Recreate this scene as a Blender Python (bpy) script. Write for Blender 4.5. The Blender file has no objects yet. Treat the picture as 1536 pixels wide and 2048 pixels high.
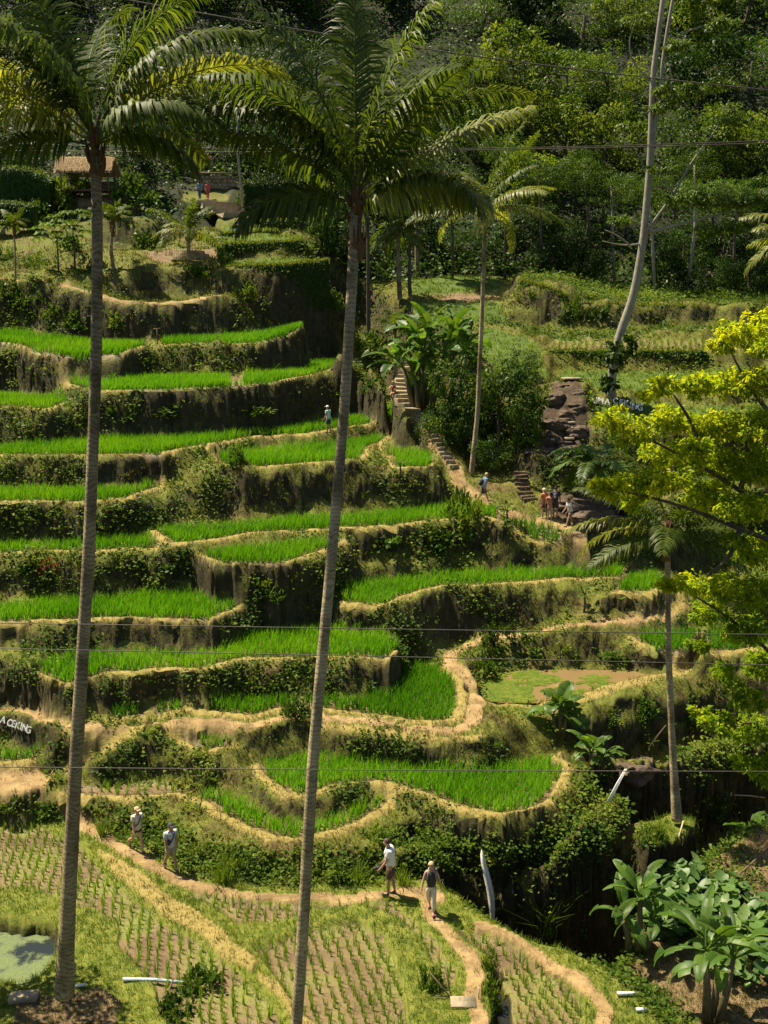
import bpy, bmesh, math, random
import numpy as np
from mathutils import Vector, Matrix, Euler
S = bpy.context.scene
C = S.collection
rng = np.random.default_rng(7)
random.seed(7)
R = math.radians

# ---------------------------------------------------------------- camera, world, sun, exposure
FPX = 2200.0                     # focal length in pixels of the 1536x2048 photograph
PITCH = R(11)                    # camera looks 11 degrees down across the valley
cam = bpy.data.cameras.new('camera')
cam.sensor_fit = 'VERTICAL'; cam.sensor_height = 36; cam.lens = 36 * FPX / 2048
cam.clip_start = .1; cam.clip_end = 1500
camo = bpy.data.objects.new('camera', cam); C.objects.link(camo)
camo.rotation_euler = (R(90) - PITCH, 0, 0)
S.camera = camo
SUN_EL, SUN_AZ = R(60), math.atan2(-.86, .50)      # azimuth from +Y towards +X: the sun stands behind the scene, to the left
SUN_DIR = Vector((math.sin(SUN_AZ) * math.cos(SUN_EL), math.cos(SUN_AZ) * math.cos(SUN_EL), math.sin(SUN_EL)))
w = bpy.data.worlds.new('World'); S.world = w; w.use_nodes = True
nt = w.node_tree
sky = nt.nodes.new('ShaderNodeTexSky'); sky.sky_type = 'NISHITA'; sky.sun_disc = False
sky.sun_elevation = SUN_EL; sky.sun_rotation = SUN_AZ
nt.links.new(sky.outputs[0], nt.nodes['Background'].inputs[0]); nt.nodes['Background'].inputs[1].default_value = .05
sl = bpy.data.lights.new('sun', 'SUN'); sl.energy = 5; sl.angle = R(.5); sl.color = (1, .88, .66)
so = bpy.data.objects.new('sun', sl); C.objects.link(so)
so.rotation_euler = SUN_DIR.to_track_quat('Z', 'Y').to_euler(); so.location = (-40, 60, 60)
S.view_settings.view_transform = 'Standard'; S.view_settings.look = 'None'
S.view_settings.exposure = 1.0; S.view_settings.gamma = 1
S.cycles.max_bounces = 5; S.cycles.diffuse_bounces = 1; S.cycles.glossy_bounces = 2
S.cycles.transmission_bounces = 3; S.cycles.transparent_max_bounces = 4
S.cycles.use_denoising = True

# ---------------------------------------------------------------- helpers
CP, SP = math.cos(PITCH), math.sin(PITCH)
def ray(u, v):
    x = (u - 768) / FPX; y = (1024 - v) / FPX
    return x, CP + y * SP, -SP + y * CP
def wz(u, v, Z):
    x, dy, dz = ray(u, v); t = Z / dz
    return (x * t, dy * t, Z)
def wy(u, v, Y):
    x, dy, dz = ray(u, v); t = Y / dy
    return (x * t, Y, dz * t)
def tag(o, label=None, cat=None, group=None, kind=None):
    if label: o['label'] = label
    if cat: o['category'] = cat
    if group: o['group'] = group
    if kind: o['kind'] = kind
    return o
def thing(name, label, cat, loc=(0, 0, 0), rz=0, group=None):
    o = bpy.data.objects.new(name, None); C.objects.link(o)
    o.location = loc; o.rotation_euler = (0, 0, rz); o.empty_display_size = .2
    return tag(o, label, cat, group)
def mesh(name, V, F, mat, attr=None, smooth=False):
    me = bpy.data.meshes.new(name)
    V = np.asarray(V, dtype=np.float32).reshape(-1, 3)
    Fs = F if isinstance(F, list) else [F]
    Fs = [np.asarray(f, dtype=np.int32) for f in Fs if len(f)]
    me.vertices.add(len(V)); me.vertices.foreach_set('co', V.ravel())
    nl = sum(f.size for f in Fs); npoly = sum(len(f) for f in Fs)
    me.loops.add(nl); me.loops.foreach_set('vertex_index', np.concatenate([f.ravel() for f in Fs]))
    tot = np.concatenate([np.full(len(f), f.shape[1], np.int32) for f in Fs])
    st = np.concatenate([[0], np.cumsum(tot)[:-1]]).astype(np.int32)
    me.polygons.add(npoly); me.polygons.foreach_set('loop_start', st)
    if smooth: me.polygons.foreach_set('use_smooth', np.ones(npoly, bool))
    me.update(calc_edges=True)
    if attr:
        for k, a in attr.items():
            a = np.asarray(a, np.float32)
            if a.ndim == 1:
                at = me.attributes.new(k, 'FLOAT', 'POINT'); at.data.foreach_set('value', a)
            else:
                at = me.attributes.new(k, 'FLOAT_COLOR', 'POINT'); at.data.foreach_set('color', a.ravel())
    if mat: me.materials.append(mat)
    return me
def obj(name, me, parent=None, loc=None, rot=None, sc=None):
    o = bpy.data.objects.new(name, me); C.objects.link(o)
    if parent: o.parent = parent
    if loc is not None: o.location = loc
    if rot is not None: o.rotation_euler = rot
    if sc is not None: o.scale = sc if hasattr(sc, '__len__') else (sc, sc, sc)
    return o
class MB:
    """collects pieces (verts, faces, rnd) of one mesh"""
    def __init__(s): s.V = []; s.F = {}; s.A = []; s.n = 0
    def add(s, V, F, rnd=.5):
        V = np.asarray(V, float).reshape(-1, 3)
        for f in (F if isinstance(F, list) else [F]):
            f = np.asarray(f, int)
            if len(f): s.F.setdefault(f.shape[1], []).append(f + s.n)
        s.V.append(V); s.A.append(np.broadcast_to(np.asarray(rnd, float), (len(V),)))
        s.n += len(V)
    def build(s, name, mat, smooth=False):
        return mesh(name, np.concatenate(s.V), [np.concatenate(f) for f in s.F.values()], mat, {'rnd': np.concatenate(s.A)}, smooth)
def tube(pts, rad, n=8, cap=True):
    P = np.asarray(pts, float); m = len(P)
    r = np.broadcast_to(np.asarray(rad, float), (m,))
    T = np.gradient(P, axis=0); T /= np.linalg.norm(T, axis=1)[:, None] + 1e-9
    a = np.array([0, 0, 1.]) if abs(T[0, 2]) < .9 else np.array([1., 0, 0])
    V = []
    for i in range(m):
        s = np.cross(T[i], a); s /= np.linalg.norm(s) + 1e-9
        b = np.cross(s, T[i]); a = b
        th = np.arange(n) * 2 * math.pi / n
        V.append(P[i] + r[i] * (np.cos(th)[:, None] * s + np.sin(th)[:, None] * b))
    V = np.concatenate(V)
    i, j = np.meshgrid(np.arange(m - 1), np.arange(n), indexing='ij'); i = i.ravel(); j = j.ravel(); k = (j + 1) % n
    F = [np.stack([i * n + j, i * n + k, (i + 1) * n + k, (i + 1) * n + j], 1)]
    if cap: F += [np.arange(n)[None, ::-1], (m - 1) * n + np.arange(n)[None]]
    return V, F
def box(c, s, rot=None):
    V = np.array([[x, y, z] for x in (-.5, .5) for y in (-.5, .5) for z in (-.5, .5)]) * np.asarray(s, float)
    if rot is not None: V = V @ np.array(Euler(rot).to_matrix()).T
    return V + np.asarray(c, float), np.array([[0, 1, 3, 2], [4, 6, 7, 5], [0, 4, 5, 1], [2, 3, 7, 6], [0, 2, 6, 4], [1, 5, 7, 3]])
def unit(a): return a / (np.linalg.norm(a, axis=-1, keepdims=True) + 1e-9)
def rdir(n, g=rng): return unit(g.normal(size=(n, 3)))
def leafgeo(B, D, N, L, W, fold=.15, droop=.15):
    """B base, D axis, N normal (n,3); L, W (n,): one folded pointed quad per leaf"""
    B = np.asarray(B, float); n = len(B)
    D = unit(D); Sd = unit(np.cross(D, N)); Nn = unit(np.cross(Sd, D))
    L = np.broadcast_to(np.asarray(L, float), (n,))[:, None]; W = np.broadcast_to(np.asarray(W, float), (n,))[:, None]
    m = B + D * L * .45
    V = np.stack([B, m + Sd * W * .5 + Nn * W * fold, B + D * L - Nn * L * droop, m - Sd * W * .5 + Nn * W * fold], 1).reshape(-1, 3)
    F = np.arange(4 * n).reshape(n, 4)
    return V, F
def blades(B, lean, H, W, g=rng):
    """grass blades: B (n,3), lean (n,2) horizontal tip offset, H, W (n,)"""
    n = len(B); a = g.uniform(0, 2 * math.pi, n); s = np.stack([np.cos(a), np.sin(a), 0 * a], 1) * np.asarray(W)[:, None] * .5
    up = np.zeros((n, 3)); up[:, 2] = H
    ln = np.zeros((n, 3)); ln[:, :2] = lean
    m = B + up * .55 + ln * .3
    t = B + up + ln
    V = np.stack([B - s, B + s, m + s * .8, m - s * .8, t], 1).reshape(-1, 3)
    k = np.arange(n)[:, None] * 5
    return V, [k + np.array([[0, 1, 2, 3]]), k + np.array([[3, 2, 4]])]
def hash2(ix, iy, seed):
    h = (ix.astype(np.int64) * 374761393 + iy.astype(np.int64) * 668265263 + seed * 974634777) & 0xffffffff
    h = ((h ^ (h >> 13)) * 1274126177) & 0xffffffff
    return ((h ^ (h >> 16)) & 0xffff) / 65535.0
def noise(x, y, seed=0):
    x = np.asarray(x, float); y = np.asarray(y, float)
    ix = np.floor(x); iy = np.floor(y); fx = x - ix; fy = y - iy
    fx = fx * fx * (3 - 2 * fx); fy = fy * fy * (3 - 2 * fy)
    a = hash2(ix, iy, seed); b = hash2(ix + 1, iy, seed); c = hash2(ix, iy + 1, seed); d = hash2(ix + 1, iy + 1, seed)
    return (a + (b - a) * fx) * (1 - fy) + (c + (d - c) * fx) * fy
def fbm(x, y, seed=0, o=3):
    s = 0; a = 1; t = 0
    for k in range(o):
        s = s + a * noise(x * 2 ** k, y * 2 ** k, seed + k); t += a; a *= .5
    return s / t

# ---------------------------------------------------------------- materials
def newmat(name):
    m = bpy.data.materials.new(name); m.use_nodes = True
    return m, m.node_tree, m.node_tree.nodes['Principled BSDF']
def node(nt, typ, **kw):
    n = nt.nodes.new(typ)
    for k, v in kw.items():
        if k.startswith('i_'): n.inputs[int(k[2:])].default_value = v
        else: setattr(n, k, v)
    return n
def ramp(nt, fac, stops):
    r = nt.nodes.new('ShaderNodeValToRGB'); e = r.color_ramp.elements
    while len(e) < len(stops): e.new(.5)
    for i, (p, c) in enumerate(stops):
        e[i].position = p; e[i].color = (*c, 1) if len(c) == 3 else c
    nt.links.new(fac, r.inputs[0]); return r.outputs[0]
def noise_tex(nt, scale, detail=4, coord='Object', rough=.6):
    t = node(nt, 'ShaderNodeTexCoord'); n = node(nt, 'ShaderNodeTexNoise')
    n.inputs['Scale'].default_value = scale; n.inputs['Detail'].default_value = detail; n.inputs['Roughness'].default_value = rough
    nt.links.new(t.outputs[coord], n.inputs['Vector']); return n.outputs[0]
def leafmat(name, cols, rough=.45, tr=.3, trcol=None, objvar=.25, spec=.4):
    """foliage: colour from the per-leaf 'rnd' attribute and a per-object random, part of the light passes through"""
    m, nt, b = newmat(name)
    at = node(nt, 'ShaderNodeAttribute', attribute_name='rnd')
    oi = node(nt, 'ShaderNodeObjectInfo')
    k = len(cols) - 1
    col = ramp(nt, at.outputs['Fac'], [(i / k, c) for i, c in enumerate(cols)])
    hs = node(nt, 'ShaderNodeHueSaturation')
    mr = node(nt, 'ShaderNodeMapRange'); mr.inputs[3].default_value = 1 - objvar; mr.inputs[4].default_value = 1 + objvar
    nt.links.new(oi.outputs['Random'], mr.inputs[0]); nt.links.new(mr.outputs[0], hs.inputs['Value']); nt.links.new(col, hs.inputs['Color'])
    nt.links.new(hs.outputs[0], b.inputs['Base Color']); b.inputs['Roughness'].default_value = rough
    b.inputs['Specular IOR Level'].default_value = spec
    t = node(nt, 'ShaderNodeBsdfTranslucent'); mx = node(nt, 'ShaderNodeMixShader'); mx.inputs[0].default_value = tr
    h2 = node(nt, 'ShaderNodeMix', data_type='RGBA', blend_type='MULTIPLY'); h2.inputs[0].default_value = 1
    h2.inputs[7].default_value = (*(trcol or (1.5, 1.45, .5)), 1)
    nt.links.new(hs.outputs[0], h2.inputs[6]); nt.links.new(h2.outputs[2], t.inputs[0])
    nt.links.new(b.outputs[0], mx.inputs[1]); nt.links.new(t.outputs[0], mx.inputs[2])
    nt.links.new(mx.outputs[0], nt.nodes['Material Output'].inputs[0])
    return m
def solid(name, c1, c2=None, scale=6, rough=.8, bump=0, coord='Object', metal=0):
    m, nt, b = newmat(name)
    n = noise_tex(nt, scale, 5, coord)
    nt.links.new(ramp(nt, n, [(.3, c1), (.7, c2 or tuple(x * .7 for x in c1))]), b.inputs['Base Color'])
    b.inputs['Roughness'].default_value = rough; b.inputs['Metallic'].default_value = metal
    if bump:
        bp = node(nt, 'ShaderNodeBump'); bp.inputs['Strength'].default_value = bump; bp.inputs['Distance'].default_value = .05
        nt.links.new(noise_tex(nt, scale * 4, 6, coord), bp.inputs['Height']); nt.links.new(bp.outputs[0], b.inputs['Normal'])
    return m
M = {}
M['rice'] = leafmat('rice_leaf', [(.065, .19, .006), (.115, .29, .008), (.19, .36, .014)], .5, .45, (1.3, 1.4, .3), .08)
M['young'] = leafmat('young_rice', [(.08, .17, .012), (.15, .26, .015), (.24, .32, .03)], .5, .4, objvar=.1)
M['grass'] = leafmat('grass_blade', [(.07, .13, .010), (.14, .22, .016), (.25, .28, .03)], .6, .4, objvar=.05)
M['drygrass'] = leafmat('dry_grass', [(.07, .085, .012), (.14, .14, .025), (.26, .22, .07)], .7, .3, objvar=.05)
M['cover'] = leafmat('creeper_leaf', [(.035, .08, .008), (.09, .155, .013), (.21, .25, .02)], .6, .35, objvar=.05, spec=.15)
M['bush'] = leafmat('bush_leaf', [(.022, .055, .006), (.05, .105, .010), (.11, .16, .018)], .5, .3, objvar=.3, spec=.2)
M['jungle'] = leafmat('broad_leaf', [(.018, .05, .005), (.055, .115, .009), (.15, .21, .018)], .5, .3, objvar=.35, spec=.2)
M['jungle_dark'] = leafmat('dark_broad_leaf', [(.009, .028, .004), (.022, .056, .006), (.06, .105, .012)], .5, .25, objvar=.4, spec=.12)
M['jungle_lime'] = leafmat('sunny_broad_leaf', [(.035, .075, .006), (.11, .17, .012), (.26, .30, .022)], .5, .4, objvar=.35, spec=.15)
M['feather'] = leafmat('feathery_leaf', [(.035, .085, .008), (.075, .15, .012), (.14, .21, .02)], .5, .35, objvar=.2)
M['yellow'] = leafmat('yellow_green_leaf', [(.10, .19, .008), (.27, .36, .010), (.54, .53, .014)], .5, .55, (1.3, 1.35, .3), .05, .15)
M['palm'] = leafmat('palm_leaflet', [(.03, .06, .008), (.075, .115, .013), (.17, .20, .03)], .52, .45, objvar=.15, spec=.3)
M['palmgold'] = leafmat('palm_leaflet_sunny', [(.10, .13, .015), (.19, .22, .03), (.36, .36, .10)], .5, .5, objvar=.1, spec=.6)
M['banana'] = leafmat('banana_leaf', [(.04, .10, .014), (.08, .16, .022), (.15, .24, .035)], .45, .45, objvar=.2, spec=.35)
M['taro'] = leafmat('taro_leaf', [(.045, .11, .022), (.09, .17, .035), (.16, .25, .06)], .45, .3, objvar=.2)
M['red'] = leafmat('red_leaf', [(.25, .02, .02), (.4, .05, .03), (.5, .12, .04)], .5, .3, (1.2, .6, .5), .1)
M['orange'] = leafmat('orange_leaf', [(.30, .10, .02), (.42, .16, .03), (.5, .22, .04)], .5, .3, (1.2, .9, .5), .1)
M['bark'] = solid('bark', (.13, .10, .07), (.07, .055, .04), 5, .9, .5)
M['darkbark'] = solid('dark_bark', (.06, .05, .035), (.03, .025, .02), 5, .9, .5)
M['greybark'] = solid('pale_grey_bark', (.36, .33, .26), (.22, .20, .15), 2.5, .85, .3)
M['stem'] = solid('banana_stem', (.16, .13, .05), (.07, .05, .025), 8, .6)
M['rachis'] = solid('palm_rachis', (.22, .19, .06), (.14, .13, .04), 6, .5)
M['husk'] = solid('palm_fibre', (.20, .10, .04), (.09, .05, .025), 9, .95, .6)
M['stone'] = solid('step_stone', (.38, .31, .20), (.20, .155, .09), 2.2, .9, .7)
M['darkrock'] = solid('wet_rock', (.15, .095, .055), (.04, .028, .018), 3.5, .7, 1.0)
M['thatch'] = solid('thatch', (.48, .33, .16), (.30, .19, .09), 14, .95, .8)
M['wood'] = solid('weathered_wood', (.17, .11, .07), (.10, .065, .04), 8, .85, .3)
M['bamboo'] = solid('dry_bamboo', (.55, .47, .33), (.40, .32, .2), 9, .6, .2)
M['white'] = solid('white_paint', (.82, .82, .78), (.66, .66, .62), 9, .6)
M['pale'] = solid('bleached_sheath', (.88, .86, .80), (.75, .71, .62), 7, .7, .3)
M['pipe'] = solid('pvc_pipe', (.50, .60, .62), (.42, .52, .55), 4, .35)
M['wire'] = solid('cable', (.11, .09, .075), (.07, .06, .05), 3, .6)
def trunk_mat(name, dark, mid, lite, bands):
    """ringed coconut bark: leaf-scar rings along the trunk, blotched by lichen"""
    m, nt, b = newmat(name)
    at = node(nt, 'ShaderNodeAttribute', attribute_name='rnd')          # metres along the trunk
    mu = node(nt, 'ShaderNodeMath', operation='MULTIPLY'); mu.inputs[1].default_value = bands
    nz = noise_tex(nt, 1.3, 6); ad = node(nt, 'ShaderNodeMath', operation='MULTIPLY_ADD'); ad.inputs[1].default_value = 7
    nt.links.new(at.outputs['Fac'], mu.inputs[0]); nt.links.new(nz, ad.inputs[0]); nt.links.new(mu.outputs[0], ad.inputs[2])
    fr = node(nt, 'ShaderNodeMath', operation='FRACT'); nt.links.new(ad.outputs[0], fr.inputs[0])
    c1 = ramp(nt, fr.outputs[0], [(0, dark), (.16, mid), (.7, lite), (1, mid)])
    c2 = ramp(nt, noise_tex(nt, 1.1, 6), [(.34, (.42, .38, .30)), (.5, (.9, .88, .8)), (.64, (1.3, 1.28, 1.2))])
    mx = node(nt, 'ShaderNodeMix', data_type='RGBA', blend_type='MULTIPLY'); mx.inputs[0].default_value = 1
    nt.links.new(c1, mx.inputs[6]); nt.links.new(c2, mx.inputs[7]); nt.links.new(mx.outputs[2], b.inputs['Base Color'])
    b.inputs['Roughness'].default_value = .9
    bp = node(nt, 'ShaderNodeBump'); bp.inputs['Strength'].default_value = .7; bp.inputs['Distance'].default_value = .02
    nt.links.new(fr.outputs[0], bp.inputs['Height']); nt.links.new(bp.outputs[0], b.inputs['Normal'])
    return m
M['palmtrunk'] = trunk_mat('coconut_bark', (.13, .095, .05), (.27, .215, .125), (.38, .315, .20), 9)
M['palmtrunkdark'] = trunk_mat('dark_coconut_bark', (.09, .065, .033), (.19, .148, .08), (.30, .24, .145), 9)
# ---------------------------------------------------------------- the land: flat terraces, paths and rock shelves, banks in between
PATCH = []
def poly(kind, front, back=(), Z=None, name=None, gap=None, R_=9, warp=1):
    """front: the bunded outer edge, left to right; back: the foot of the bank behind, right to left.
    Points are (u, v) with a terrace height Z (or (Zleft, Zright)), or (u, v, Y) with a distance."""
    pts = list(front) + list(back)
    us = [q[0] for q in pts]; u0, u1 = min(us), max(us)
    W = []
    for q in pts:
        if len(q) == 3: W.append(wy(*q))
        else:
            z = Z if not isinstance(Z, tuple) else Z[0] + (Z[1] - Z[0]) * (q[0] - u0) / (u1 - u0)
            W.append(wz(q[0], q[1], z))
    PATCH.append(dict(kind=kind, P=np.array(W), nf=len(front) - 1, closed=True, hw=0, name=name, gap=gap, R=R_, warp=warp))
    return PATCH[-1]
def line(kind, pts, Z=None, hw=.4, R_=9, name=None, world=False):
    W = []
    for i, q in enumerate(pts):
        if world: W.append(q)
        elif len(q) == 3: W.append(wy(*q))
        else:
            z = Z if not isinstance(Z, (list, tuple)) else Z[i]
            W.append(wz(q[0], q[1], z))
    PATCH.append(dict(kind=kind, P=np.array(W), nf=0, closed=False, hw=hw, name=name, gap=None, R=R_, warp=1))
def wpoly(kind, pts, Z, R_=9):          # (u, Y) at a known height
    W = [((u - 768) / FPX * Y * 1.07, Y, Z) for u, Y in pts]
    PATCH.append(dict(kind=kind, P=np.array(W), nf=0, closed=True, hw=0, name=None, gap=None, R=R_, warp=1))

# far hillside under the jungle
# the valley floor on this side
poly('grass', [(-700, 1640), (-100, 1640), (60, 1632), (150, 1630), (200, 1652), (270, 1690), (340, 1727), (420, 1757), (560, 1772), (700, 1772), (800, 1764), (870, 1757), (900, 1775),
     (960, 1830), (1040, 1862), (1120, 1890), (1170, 1930), (1230, 1975), (1330, 2060), (1400, 2300), (1450, 3200)], [(-700, 3200)], Z=-18.3)
poly('soilbank', [(1235, 1950, 27.6), (1300, 1860, 29.2), (1345, 1790, 31.3), (1410, 1745, 32.6), (1470, 1690, 34.4), (1560, 1640, 36), (1750, 1600, 37)], [(1900, 1900, 30), (1900, 2500, 18), (1500, 2500, 18), (1385, 2060, 25)])
wpoly('bank', [(895, 32.4), (1000, 31.2), (1100, 29.9), (1170, 29.4), (1240, 29.8), (1290, 31), (1310, 32.6), (1280, 33.4), (1180, 33.0), (1100, 32.8), (1000, 32.9)], -23)
wpoly('bank', [(1330, 33.4), (1400, 35), (1470, 37), (1530, 39), (1540, 41), (1480, 42), (1400, 40.8), (1290, 40.3), (1235, 39.8), (1240, 38.6), (1310, 38.8), (1385, 38.2), (1390, 36.5), (1325, 34.4)], -21.5)
poly('grass', [(1300, 1690, 34.6), (1345, 1690, 35.2), (1395, 1660, 36.2)], [(1385, 1630, 37.6), (1330, 1625, 37.6), (1290, 1650, 36.6)])
line('bank', [(700, 1672, 33.6), (850, 1697, 33.2), (1000, 1708, 33.1), (1120, 1695, 33.4), (1180, 1640, 34.8), (1215, 1590, 37.5)], hw=.05, R_=3)
line('bank', [(1190, 1500, 40.2), (1260, 1520, 40.3), (1340, 1520, 40.8), (1420, 1500, 42), (1520, 1470, 43.5), (1700, 1440, 45)], hw=.3)
line('bank', [(1420, 1350, 47.5), (1540, 1330, 50), (1800, 1300, 54)], hw=.5)
line('bank', [(1400, 1180, 56), (1540, 1120, 60), (1800, 1100, 62)], hw=.5)
line('bank', [(1300, 1020, 60), (1540, 960, 64), (1800, 940, 66)], hw=.5)
# young paddies in front
PY = {}
PY['a'] = poly('young', [(-300, 1690), (-100, 1662), (0, 1660), (50, 1648), (100, 1656), (165, 1692), (215, 1745), (262, 1790), (330, 1840), (400, 1888), (470, 1940), (510, 1985), (560, 2040), (620, 2120)],
     [(350, 2110), (300, 1970), (255, 1920), (235, 1845), (140, 1800), (60, 1775), (0, 1772), (-300, 1790)], Z=-18.42, name='a')
PY['b'] = poly('young', [(380, 1790), (420, 1782), (480, 1800), (560, 1812), (700, 1812), (775, 1810), (830, 1845), (880, 1900), (912, 1950), (905, 1985)],
     [(878, 1965), (845, 1895), (790, 1838), (720, 1814), (630, 1822), (540, 1848), (488, 1856), (440, 1828)], Z=-18.42, name='b')
PY['c'] = poly('young', [(505, 1900), (560, 1882), (640, 1858), (715, 1853), (765, 1880), (795, 1935), (812, 2000), (830, 2120)], [(640, 2120), (565, 1985), (520, 1930)], Z=-18.52, name='c')
PY['d'] = poly('young', [(905, 1862), (950, 1872), (1000, 1890), (1060, 1928), (1120, 1975), (1158, 2015), (1175, 2120)], [(1000, 2120), (990, 1990), (965, 1925), (935, 1893)], Z=-18.55, name='d')
poly('dry', [(190, 1690), (225, 1700), (268, 1728), (335, 1782), (400, 1822), (470, 1872), (512, 1922)], [(500, 1942), (440, 1905), (390, 1858), (320, 1818), (250, 1762), (210, 1715)], Z=-18.22)
poly('dry', [(512, 1940), (555, 1965), (605, 2010), (690, 2110)], [(650, 2110), (560, 2000), (515, 1962)], Z=-18.22)
poly('water', [(992, 1985), (1010, 2010), (1014, 2120)], [(975, 2120), (975, 1960), (985, 1950)], Z=-18.75)
line('path', [(148, 1636), (200, 1664), (262, 1700), (330, 1742), (400, 1768), (480, 1786), (560, 1794), (680, 1794), (780, 1790), (835, 1795), (858, 1830), (895, 1868), (930, 1905), (943, 1950), (935, 2000), (955, 2060), (975, 2150)],
     Z=[-18.26] * 20, hw=.25)
line('path', [(800, 1782), (850, 1788), (870, 1800)], Z=[-18.26] * 3, hw=.3)
line('path', [(960, 1850), (1010, 1870), (1060, 1900), (1120, 1945), (1175, 1988), (1205, 2020), (1205, 2080), (1205, 2200)], Z=[-18.26] * 9, hw=.22)
poly('pond', [(-300, 1850), (-60, 1852), (60, 1858), (108, 1872), (110, 1930), (95, 1960)], [(60, 1975), (-60, 1992), (-300, 2010)], Z=-18.7, name='pond')
poly('soil', [(30, 2000), (110, 1992), (190, 1985), (240, 2010), (225, 2120)], [(0, 2120)], Z=-18.27)
# lowest terraces
poly('path', [(-200, 1530), (0, 1535), (60, 1536), (112, 1548), (95, 1575), (60, 1590), (0, 1588), (-200, 1590)], Z=-17.3)
poly('rice2', [(60, 1594), (150, 1597), (250, 1599), (340, 1595), (378, 1600)], [(358, 1574), (330, 1562), (250, 1560), (160, 1574), (140, 1584)], Z=-17.55, name='t0')
poly('rice', [(378, 1599), (430, 1640), (470, 1664), (530, 1684), (600, 1690), (680, 1671), (740, 1650), (790, 1612)], [(760, 1598), (715, 1612), (690, 1638), (600, 1650), (545, 1646), (490, 1608), (430, 1588), (405, 1578)], Z=-17.6, name='t1')
poly('rice', [(488, 1535), (510, 1568), (560, 1598), (620, 1602), (680, 1582), (760, 1574), (850, 1596), (930, 1628), (1000, 1643), (1060, 1633), (1112, 1612), (1142, 1572), (1150, 1530), (1122, 1500)],
     [(1105, 1520), (1060, 1527), (980, 1547), (880, 1544), (770, 1528), (610, 1515), (530, 1530)], Z=-17.05, name='t2')
poly('rice', [(265, 1480), (305, 1473), (340, 1492), (400, 1503), (470, 1499)], [(440, 1484), (420, 1480), (330, 1472), (312, 1462), (280, 1462)], Z=-16.65, name='s1')
poly('rice', [(-120, 1530), (0, 1532), (40, 1532), (82, 1526)], [(76, 1508), (0, 1502), (-120, 1500)], Z=-16.95, name='s0')
poly('rice', [(-120, 1408), (0, 1404), (45, 1402)], [(45, 1392), (15, 1382), (-120, 1375)], Z=-15.75, name='s2')
poly('rice', [(140, 1436), (230, 1444), (300, 1428), (380, 1428), (500, 1440), (560, 1423), (620, 1420), (700, 1432), (800, 1444), (880, 1450), (938, 1440), (948, 1410), (932, 1370), (905, 1332)],
     [(870, 1335), (830, 1335), (800, 1365), (720, 1405), (640, 1402), (500, 1408), (300, 1415), (190, 1424)], Z=-15.98, name='p3')
line('path', [(-120, 1398), (0, 1412), (60, 1425), (150, 1452), (230, 1456), (320, 1438), (420, 1440), (500, 1450), (570, 1432), (620, 1430), (720, 1442), (820, 1454), (900, 1460), (948, 1448), (962, 1405), (940, 1360), (905, 1328), (897, 1310), (930, 1290),
     (1000, 1275), (1080, 1265), (1150, 1250), (1240, 1243), (1330, 1234), (1362, 1208)], Z=[-15.95] * 18 + [-15.85, -15.65, -15.4, -15.15, -15.0, -14.95, -14.6], hw=.3)
line('dry', [(960, 1470), (900, 1476), (820, 1470), (720, 1458), (640, 1447)], Z=-16.0, hw=.2, R_=4)
line('dry', [(140, 1462), (200, 1475), (250, 1500)], Z=[-16.0, -16.2, -16.8], hw=.25, R_=4)
line('dry', [(265, 1455), (225, 1490), (175, 1515), (140, 1540)], Z=[-15.97, -16.5, -17, -17.25], hw=.28, R_=4)
poly('rice', [(60, 1352), (100, 1370), (140, 1374), (230, 1348), (330, 1343), (400, 1346), (480, 1323), (560, 1323), (640, 1318), (720, 1319), (790, 1328), (806, 1305)],
     [(775, 1268), (740, 1263), (640, 1260), (520, 1265), (470, 1281), (430, 1300), (250, 1308), (150, 1315), (88, 1325)], Z=-14.65, name='l4')
poly('bank', [(-120, 1335), (0, 1335), (55, 1345)], [(75, 1310), (40, 1285), (-120, 1285)], Z=-14.4)
poly('rice', [(-120, 1248), (100, 1247), (200, 1244), (300, 1243), (420, 1247), (455, 1229), (510, 1208)], [(470, 1200), (440, 1203), (400, 1191), (300, 1195), (200, 1203), (0, 1212), (-120, 1214)], Z=-13.4, name='l5')
poly('rice', [(680, 1207), (745, 1216), (790, 1209), (830, 1189), (900, 1174), (980, 1174), (1100, 1164), (1238, 1161)], [(1245, 1138), (1200, 1134), (1100, 1142), (950, 1151), (850, 1158), (750, 1168), (690, 1182)], Z=(-13.5, -13.8), name='t6')
poly('rice', [(1222, 1188), (1300, 1188), (1352, 1174)], [(1312, 1152), (1255, 1158)], Z=-13.9, name='t6b')
line('dry', [(1352, 1180), (1362, 1205), (1340, 1222)], Z=[-14.0, -14.5, -14.8], hw=.3, R_=4)
poly('rice', [(1252, 1278), (1290, 1302), (1400, 1310), (1540, 1302)], [(1520, 1262), (1400, 1265), (1290, 1272)], Z=-15.6, name='rf')
poly('pond2', [(955, 1395), (1010, 1401), (1080, 1401), (1150, 1393), (1210, 1373), (1290, 1356), (1335, 1345)], [(1300, 1338), (1200, 1338), (1080, 1335), (1000, 1345), (960, 1365)], Z=-16.6, name='pond2')
line('bund', [(948, 1394), (1000, 1403), (1080, 1404), (1165, 1397), (1228, 1374), (1330, 1352), (1385, 1336), (1402, 1312)], Z=-16.45, hw=.34, R_=5)
poly('grass', [(985, 1440, 42.3), (1090, 1425, 43)], [(1080, 1412, 43.6), (985, 1415, 43.4)])
poly('rice', [(-120, 1107), (100, 1105), (200, 1102), (300, 1101), (345, 1109)], [(310, 1082), (290, 1080), (200, 1086), (0, 1088), (-120, 1088)], Z=-11.6, name='l6')
poly('rice', [(370, 1111), (430, 1129), (560, 1131), (640, 1113), (700, 1089)], [(690, 1079), (670, 1085), (600, 1090), (500, 1100), (405, 1110)], Z=-11.6, name='l6b')
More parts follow.
